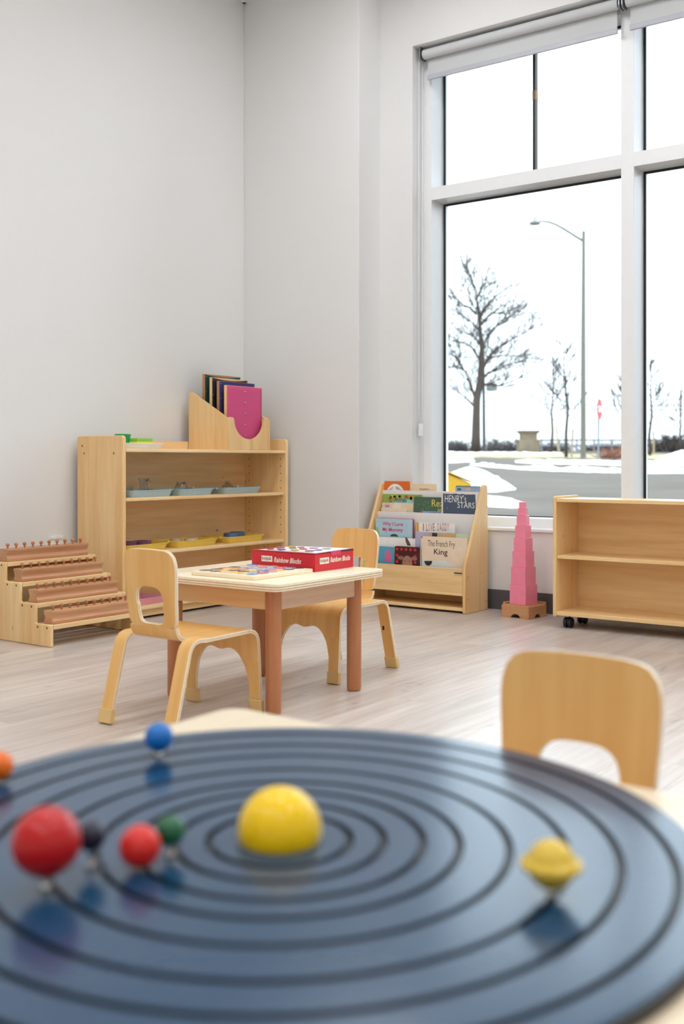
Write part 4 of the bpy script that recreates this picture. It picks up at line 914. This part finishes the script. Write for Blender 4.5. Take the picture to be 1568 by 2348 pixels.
def big_tree():
    D = 58.0; rn = random.Random(11); b0 = AT(1090, 1038, D)
    t = thing('bare_tree', 'big leafless tree with a thick forked trunk, left in the window', 'tree', b0)
    q = lambda px, py, dd=0: AT(px, py, D + dd) - b0
    tr_ = MB(); stem = [(1090, 1045), (1091, 1000), (1092, 950), (1093, 915), (1100, 880), (1103, 845), (1105, 800), (1101, 760), (1098, 720), (1094, 690), (1089, 660)]
    tr_.tube([q(*p) for p in stem], [.30, .24, .21, .20, .19, .17, .14, .10, .075, .05, .035], 10)
    tr_.build('trunk', BARK, t, smooth=True)
    br = MB()
    main = [[(1089, 912), (1078, 880), (1068, 855), (1056, 835), (1040, 805), (1027, 790)], [(1060, 845), (1042, 840), (1026, 842)], [(1086, 930), (1070, 915), (1058, 905)],
            [(1104, 850), (1120, 820), (1140, 800), (1170, 780), (1200, 765), (1224, 752)], [(1104, 870), (1120, 855), (1145, 845), (1175, 832), (1205, 828)], [(1106, 840), (1125, 820), (1160, 815), (1210, 820)],
            [(1106, 810), (1115, 775), (1135, 750), (1160, 735), (1180, 720)], [(1100, 760), (1085, 742), (1065, 728), (1045, 715)], [(1100, 790), (1085, 770), (1072, 768)],
            [(1099, 730), (1108, 715), (1125, 690), (1150, 668), (1172, 655)], [(1089, 660), (1082, 645), (1072, 625), (1060, 605)], [(1090, 690), (1100, 670), (1108, 655), (1116, 635)], [(1100, 745), (1112, 735), (1125, 718), (1165, 720), (1195, 715)],
            [(1104, 885), (1120, 880), (1145, 885), (1170, 875), (1195, 865)], [(1092, 720), (1075, 705), (1055, 695), (1040, 680)], [(1103, 830), (1085, 800), (1070, 790), (1040, 782)]]
    for mpth in main:
        dd = rn.uniform(-1.5, 1.5); n = len(mpth); pts = [q(p[0], p[1], dd * (i + 1) / n) for i, p in enumerate(mpth)]; r0 = .085 if n > 4 else .07
        rad = [max(.02, r0 * (1 - .8 * i / (n - 1))) for i in range(n)]; br.tube(pts, rad, 6)
        for i in range(1, n):
            seg = pts[i] - pts[i - 1]
            for k in range(5):
                p = pts[i - 1].lerp(pts[i], rn.random()); dr = (seg.normalized() * .8 + Vector((rn.gauss(0, .6), rn.gauss(0, .6), rn.gauss(.25, .4)))).normalized()
                skeleton(p, dr, rn.uniform(.7, 1.5), .026, 1, rn, br, .25, .7, 5, .0145, 4)
    br.build('branches', TWIG, t)
big_tree()
def small_tree(label, px, py, top, D, lean, seed, w=1.0, kids=7, n_b=13):
    rn = random.Random(seed); b0 = AT(px, py, D); t = thing('bare_sapling', label, 'tree', b0, group='young leafless trees outside')
    H = (py - top) * D / F; m = MB(); pts = [Vector((0, 0, -.1))] + [Vector((lean * CS * H * u, lean * SN * H * u, H * u)) + Vector((rn.gauss(0, .03), rn.gauss(0, .03), 0)) for u in (.2, .4, .6, .8, 1)]
    m.tube(pts, [.07, .06, .05, .035, .022, .01], 7); m.build('trunk', BARK, t, smooth=True); br = MB()
    for k in range(n_b):
        u = .30 + .65 * k / n_b; p = Vector((lean * CS * H * u, lean * SN * H * u, H * u)); a = rn.uniform(0, 6.28)
        skeleton(p, (math.cos(a) * .8, math.sin(a) * .8, .75), H * .30 * w * (1.15 - u), .022, 1, rn, br, .3, .5, kids, .015, 4)
    br.build('branches', TWIG, t)
small_tree('slim leafless sapling, shorter one beside the stone marker', 1264, 1032, 815, 50, .02, 21, 1.2)
small_tree('slim leafless sapling with a tall straight tip next to the street lamp', 1298, 1050, 768, 42, -.02, 22, 1.0)
small_tree('leafless sapling half hidden by the window mullion', 1432, 1042, 850, 46, 0, 23, 1.35)
small_tree('leafless sapling right of the window mullion', 1490, 1042, 818, 45, .0, 24, 1.25)
small_tree('taller leafless tree at the right edge of the view', 1560, 1036, 880, 56, .0, 25, 1.0)
BUSHM = plain('bush_twigs', S(98, 90, 90), .95, var=.1, scale=5); BUSHD = plain('dark_bush_twigs', S(74, 66, 61), .95, var=.1, scale=5)
def bush(label, px, py, wpx, hpx, D, seed, mat, n=160):
    rn = random.Random(seed); b0 = AT(px, py, D); m = MB(); W = wpx * D / F; H = hpx * D / F
    for k in range(n):
        x = rn.uniform(-.5, .5) * W; a = rn.uniform(0, 6.28); hh = H * (1 - (2 * x / W) ** 2 * .8) * rn.uniform(.5, 1)
        p = Vector((CS * x, SN * x, -.1)) + Vector((rn.gauss(0, .3), rn.gauss(0, .3), 0)); e = p + Vector((rn.gauss(0, .25), rn.gauss(0, .25), hh + .1))
        mid = p.lerp(e, .5) + Vector((rn.gauss(0, .08), rn.gauss(0, .08), 0)); m.tube([p, mid, e], [.035, .025, .012], 3)
        for q in range(3):
            s2 = p.lerp(e, rn.uniform(.3, .9)); m.tube([s2, s2 + Vector((rn.gauss(0, .3), rn.gauss(0, .3), rn.uniform(.1, .4)))], [.016, .008], 3)
    return tag(m.build('bush', mat, loc=b0), label, 'bush', 'bushes along the far field')
bush('grey leafless bush at the window frame, left of the big tree', 1045, 1040, 60, 34, 59.6, 31, BUSHM)
bush('low grey bush right of the utility pole', 1148, 1040, 76, 36, 63.5, 32, BUSHM, 180)
bush('long low dark hedge behind the stop sign', 1390, 1036, 95, 16, 63.2, 33, BUSHD, 220)
bush('low hedge between the stone marker and the saplings', 1268, 1034, 50, 14, 61.8, 36, BUSHM, 160)
bush('dark round bush at the right edge of the view', 1545, 1036, 90, 42, 58, 34, BUSHD, 240)
bush('reddish dry weeds behind the stop sign post', 1412, 1052, 26, 14, 40, 35, plain('red_weeds', S(132, 87, 71), .9), 60)
# poles and wires
UD = 62.0; ub = AT(1110, 1038, UD); up_ = thing('utility_pole', 'dark utility pole just behind the big tree', 'pole', ub)
MB().tube([(0, 0, -.2), rel(1108, 790, UD, ub)], [.10, .075], 8).build('pole', plain('pole_dark', S(69, 66, 63), .8), up_, smooth='auto'); box('transformer', -.25, .25, -.2, .2, 3.55, 4.0, plain('box_grey', S(121, 124, 121), .6), up_, loc=(.35, .25, .0))
WIRE = plain('wire_grey', S(145, 148, 153), .7)
for lab, pts, r in (('highest of the faint power lines', ((960, 792), (1250, 778), (1568, 764), (1800, 756)), .012), ('second faint power line from the top', ((960, 812), (1250, 804), (1568, 794), (1800, 786)), .012), ('third faint power line from the top', ((960, 832), (1250, 831), (1568, 823), (1800, 816)), .012),
                  ('single thin power line crossing the saplings', ((1108, 900), (1300, 905), (1568, 908), (1800, 908)), .014), ('upper of the two thick power lines behind the street lamp', ((1108, 921), (1300, 929), (1568, 930), (1800, 928)), .024), ('lower of the two thick power lines behind the street lamp', ((1108, 931), (1300, 938), (1568, 940), (1800, 940)), .018)):
    tag(MB().tube([AT(*p, 66) for p in pts], r, 4).build('power_line', WIRE), lab, 'power line', 'power lines outside')
RAILM = plain('galvanised_rail', S(127, 129, 135), .5)
gb_ = AT(1330, 1030, 60); grl = thing('guard_rail', 'grey road guard rail far behind the lamp post', 'guard rail', gb_)
for k, (ya, yb) in enumerate(((1007, 1011.5), (1019, 1023))):
    a, b, c_, d_ = rel(1238, ya, 60, gb_), rel(1700, ya, 60, gb_), rel(1700, yb, 60, gb_), rel(1238, yb, 60, gb_); off = Vector((-SN, CS, 0)) * .06
    MB().add([a, b, c_, d_, a + off, b + off, c_ + off, d_ + off], [(0, 1, 2, 3), (7, 6, 5, 4), (0, 4, 5, 1), (1, 5, 6, 2), (2, 6, 7, 3), (3, 7, 4, 0)]).build('rail', RAILM, grl)
for k in range(12): px = 1242 + k * 40; MB().tube([rel(px, 1040, 60.15, gb_), rel(px, 1006, 60.15, gb_)], .05, 6).build('post', RAILM, grl)
STAKE = plain('stake_wood', S(158, 143, 116), .8)
for lab, a, b, D in (('pale leaning wooden stake between the saplings', (1281, 1040), (1275, 975), 47), ('pale upright wooden stake beside the street lamp', (1310, 1050), (1313, 984), 42), ('pale wooden stake right of the mullion', (1498, 1042), (1498, 988), 45)):
    tag(MB().tube([AT(*a, D), AT(*b, D)], .045, 5).build('stake', STAKE), lab, 'stake', 'wooden stakes')
flush_text()
